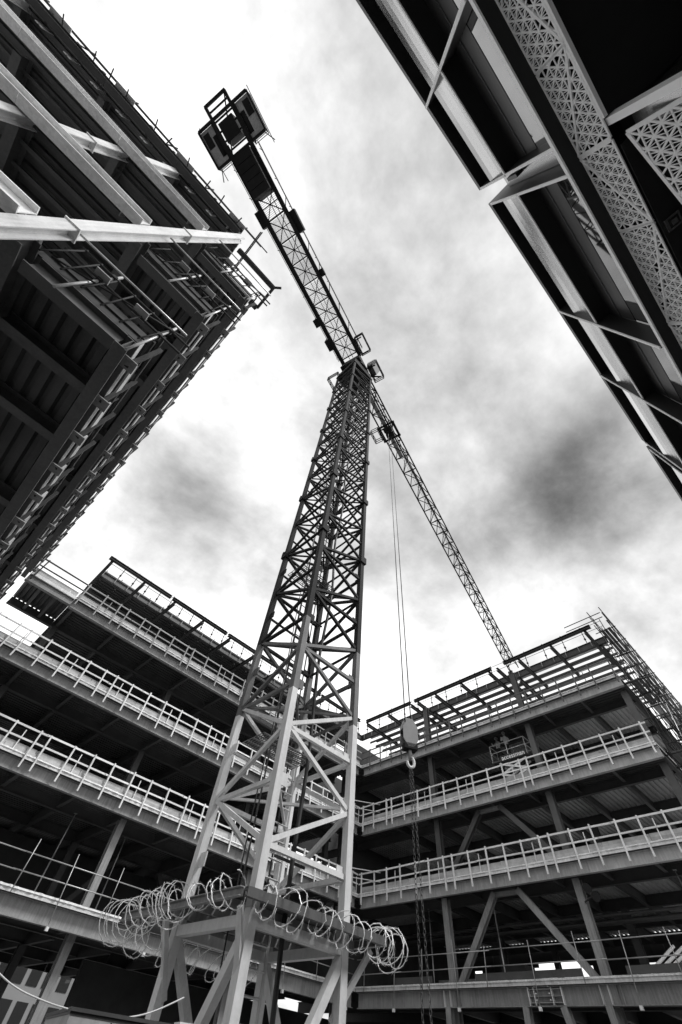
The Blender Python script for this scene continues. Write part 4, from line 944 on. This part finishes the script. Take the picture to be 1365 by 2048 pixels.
def person(label, base, pts_top, yaw, bend):
    """one skinned figure; bend leans the trunk forward"""
    root = thing('person', label, 'person', base)
    def T(p):
        c, s = math.cos(yaw), math.sin(yaw); return (base[0]+p[0]*c-p[1]*s, base[1]+p[0]*s+p[1]*c, base[2]+p[2])
    b = bend
    J_ = [(0, 0, .95), (b*.25, 0, 1.15), (b*.55, 0, 1.38), (b*.7, 0, 1.5), (b*.85, 0, 1.64), (b*.88, 0, 1.74),
          (b*.5, .19, 1.40), (b*.5+.05, .26, 1.14), (b*.5+.25, .22, 1.02), (b*.5+.32, .2, 1.0),
          (b*.5, -.19, 1.40), (b*.5+.12, -.27, 1.2), (b*.5+.32, -.2, 1.3), (b*.5+.4, -.18, 1.34),
          (0, .1, .9), (.03, .12, .48), (-.02, .12, .08), (.12, .13, .04), (0, -.1, .9), (.06, -.12, .48), (-.04, -.12, .08), (.1, -.13, .04)]
    R_ = [.15, .14, .16, .06, .10, .085, .075, .055, .042, .04, .075, .055, .042, .04, .095, .065, .05, .045, .095, .065, .05, .045]
    E_ = [(0, 1), (1, 2), (2, 3), (3, 4), (4, 5), (2, 6), (6, 7), (7, 8), (8, 9), (2, 10), (10, 11), (11, 12), (12, 13), (0, 14), (14, 15), (15, 16), (16, 17), (0, 18), (18, 19), (19, 20), (20, 21)]
    me = bpy.data.meshes.new('body'); me.from_pydata([T(p) for p in J_], E_, [])
    o = bpy.data.objects.new('body', me); link(o, root, Matrix.Identity(4))
    sk = o.modifiers.new('skin', 'SKIN'); o.modifiers.new('sub', 'SUBSURF').levels = 2; o.modifiers['sub'].render_levels = 2
    for i, v in enumerate(me.skin_vertices[0].data): v.radius = (R_[i], R_[i]); v.use_root = (i == 0)
    # clothing by height: pale jacket above the hips, dark trousers below, skin for the head
    m = bpy.data.materials.new('clothes'); m.use_nodes = True; t_ = m.node_tree; bs = t_.nodes['Principled BSDF']; bs.inputs['Roughness'].default_value = .9
    ge = t_.nodes.new('ShaderNodeNewGeometry'); sp = t_.nodes.new('ShaderNodeSeparateXYZ'); t_.links.new(ge.outputs['Position'], sp.inputs[0])
    mr = t_.nodes.new('ShaderNodeMapRange'); mr.inputs['From Min'].default_value = base[2]; mr.inputs['From Max'].default_value = base[2]+1.8; t_.links.new(sp.outputs[2], mr.inputs[0])
    cr = t_.nodes.new('ShaderNodeValToRGB'); cr.color_ramp.interpolation = 'CONSTANT'; e = cr.color_ramp.elements
    e[0].position = 0; e[0].color = (.02, .02, .02, 1); e[1].position = .55; e[1].color = (.6, .6, .6, 1); e.new(.83).color = (.3, .3, .3, 1)
    t_.links.new(mr.outputs[0], cr.inputs[0]); t_.links.new(cr.outputs[0], bs.inputs['Base Color']); me.materials.append(m)
    # hard hat
    vs, fs = [], []; c = Vector(T((b*.87, 0, 1.70)))
    for i in range(5):
        a = i/4*math.pi/2; r = .135*math.cos(a) if i < 4 else .01
        for j in range(12): vs.append((c.x+r*math.cos(j*math.pi/6), c.y+r*math.sin(j*math.pi/6), c.z+.12*math.sin(a)))
    for i in range(4):
        for j in range(12): fs.append((i*12+j, i*12+(j+1) % 12, i*12+12+(j+1) % 12, i*12+12+j))
    mesh('hard_hat', vs, fs, M['vest'], root, smooth=True)
person('worker in pale top and hard hat standing upright on the lift', (29.95, 13.95, PZ2+.1), None, math.pi*.9, .05)
person('worker leaning forward beside the lift rail', (29.8, 13.2, PZ2+.1-.35+.35), None, math.pi*1.1, .35)

# ------------------------------------------------------------ low foreground left: cabin, rope; floodlight on the right wing
cb = thing('site_cabin', 'grey steel site cabin with dark overhanging lid beside the mast foot', 'cabin', (2.9, 5.6, 0), rotz=math.radians(-14))
CM = MW[cb.name]
def cbk(n, x0, x1, y0, y1, z0, z1, m): return block(n, cb, x0, x1, y0, y1, z0, z1, M[m], CM)
cbk('body', -.55, .42, -.4, .9, .15, 1.862, 'cabin'); cbk('lid', -.565, .435, -.412, .92, 1.878, 1.90, 'steel_mid'); cbk('lid_band', -.557, .427, -.406, .91, 1.862, 1.878, 'black')
cbk('door_seam', -.2, -.19, -.405, -.4, .2, 1.85, 'black'); cbk('door_panel', .2, .4, -.41, -.4, .3, 1.7, 'steel_dark'); cbk('corner_plate', .38, .52, -.47, -.3, 1.68, 1.915, 'white')
for x in (-.45, .3): cbk('skid', x, x+.12, -.4, .9, .0, .15, 'steel_dark')
vs, fs = [], []; pts = []
ctrl = [Vector((1.2, 6.2, 2.35)), Vector((1.69, 5.76, 2.02)), Vector((2.1, 5.55, 1.91)), Vector((2.56, 5.30, 1.88)), Vector((2.9, 5.25, 1.93)), Vector((3.28, 5.25, 2.08))]
for i in range(len(ctrl)-1):
    p0, p1, p2, p3 = ctrl[max(i-1, 0)], ctrl[i], ctrl[i+1], ctrl[min(i+2, len(ctrl)-1)]
    for k in range(8):
        t = k/8; pts.append(.5*((2*p1)+(p2-p0)*t+(2*p0-5*p1+4*p2-p3)*t*t+(3*p1-p0-3*p2+p3)*t**3))
path_tube(vs, fs, pts, .006, 6); tag(mesh('rope', vs, fs, M['rope'], None, smooth=True), 'thin pale rope sagging across the site cabin', 'rope')
fl = thing('floodlight', 'pair of round floodlights clamped to a column of the right wing', 'floodlight', (28.7, 10.6, 8.3))
for dy, dz in ((0, .32), (-.3, -.05)):
    bar('lamp_head', fl, ('tube', .2, 14), (28.55, 10.35+dy, 8.55+dz), (28.75, 10.35+dy, 8.62+dz), M['black'])
bar('bracket', fl, ('box', .05, .05), (28.75, 10.75, 8.4), (28.7, 10.2, 8.6), M['tube_dark'])
# materials stacked on the first slab of the right wing
st = thing('pipe_stack', 'stack of pale pipes leaning inside the lowest floor of the right wing', 'pipes', (30.6, 8.5, LV[1]+.9))
for i in range(6): bar('pipe', st, ('tube', .06, 8), (30.2+.1*i, 9.9-.25*i, LV[1]+.9), (30.8+.15*i, 8.0-.6*i, LV[1]+2.1+.1*i), M['white'])
# ------------------------------------------------------------ buildings beyond
back = block('backdrop', None, -12, 9.2, YB+15.9, YB+16.1, 3.7, 4.9, M['corewall']); tag(back, 'dark hoarding band added to hide sky behind the ground storey', 'backdrop')  # added band that keeps bright sky out of the ground storey
for (x, y, w, d_, h, lab) in ((8, 70, 34, 10, 9, 'pale office block seen through the ground storey of the far wing'), (75, 32, 10, 26, 9, 'pale low block seen through the lowest floor of the right wing')):
    fb = thing('far_building', lab, 'building', (x+w/2, y+d_/2, 0))
    block('wall', fb, x, x+w, y, y+d_, 0, h, M['farwall']); block('roof', fb, x-.2, x+w+.2, y-.2, y+d_+.2, h+.01, h+.3, M['steel'])
    for r in range(3):
        for k in range(int((w if x < 50 else d_)/1.7)):
            if x < 50: block('window', fb, x+.4+1.7*k, x+1.6+1.7*k, y-.06, y+.02, .9+2.7*r, 2.5+2.7*r, M['winglass'])
            else: block('window', fb, x-.06, x+.02, y+.4+1.7*k, y+1.6+1.7*k, .9+2.7*r, 2.5+2.7*r, M['winglass'])
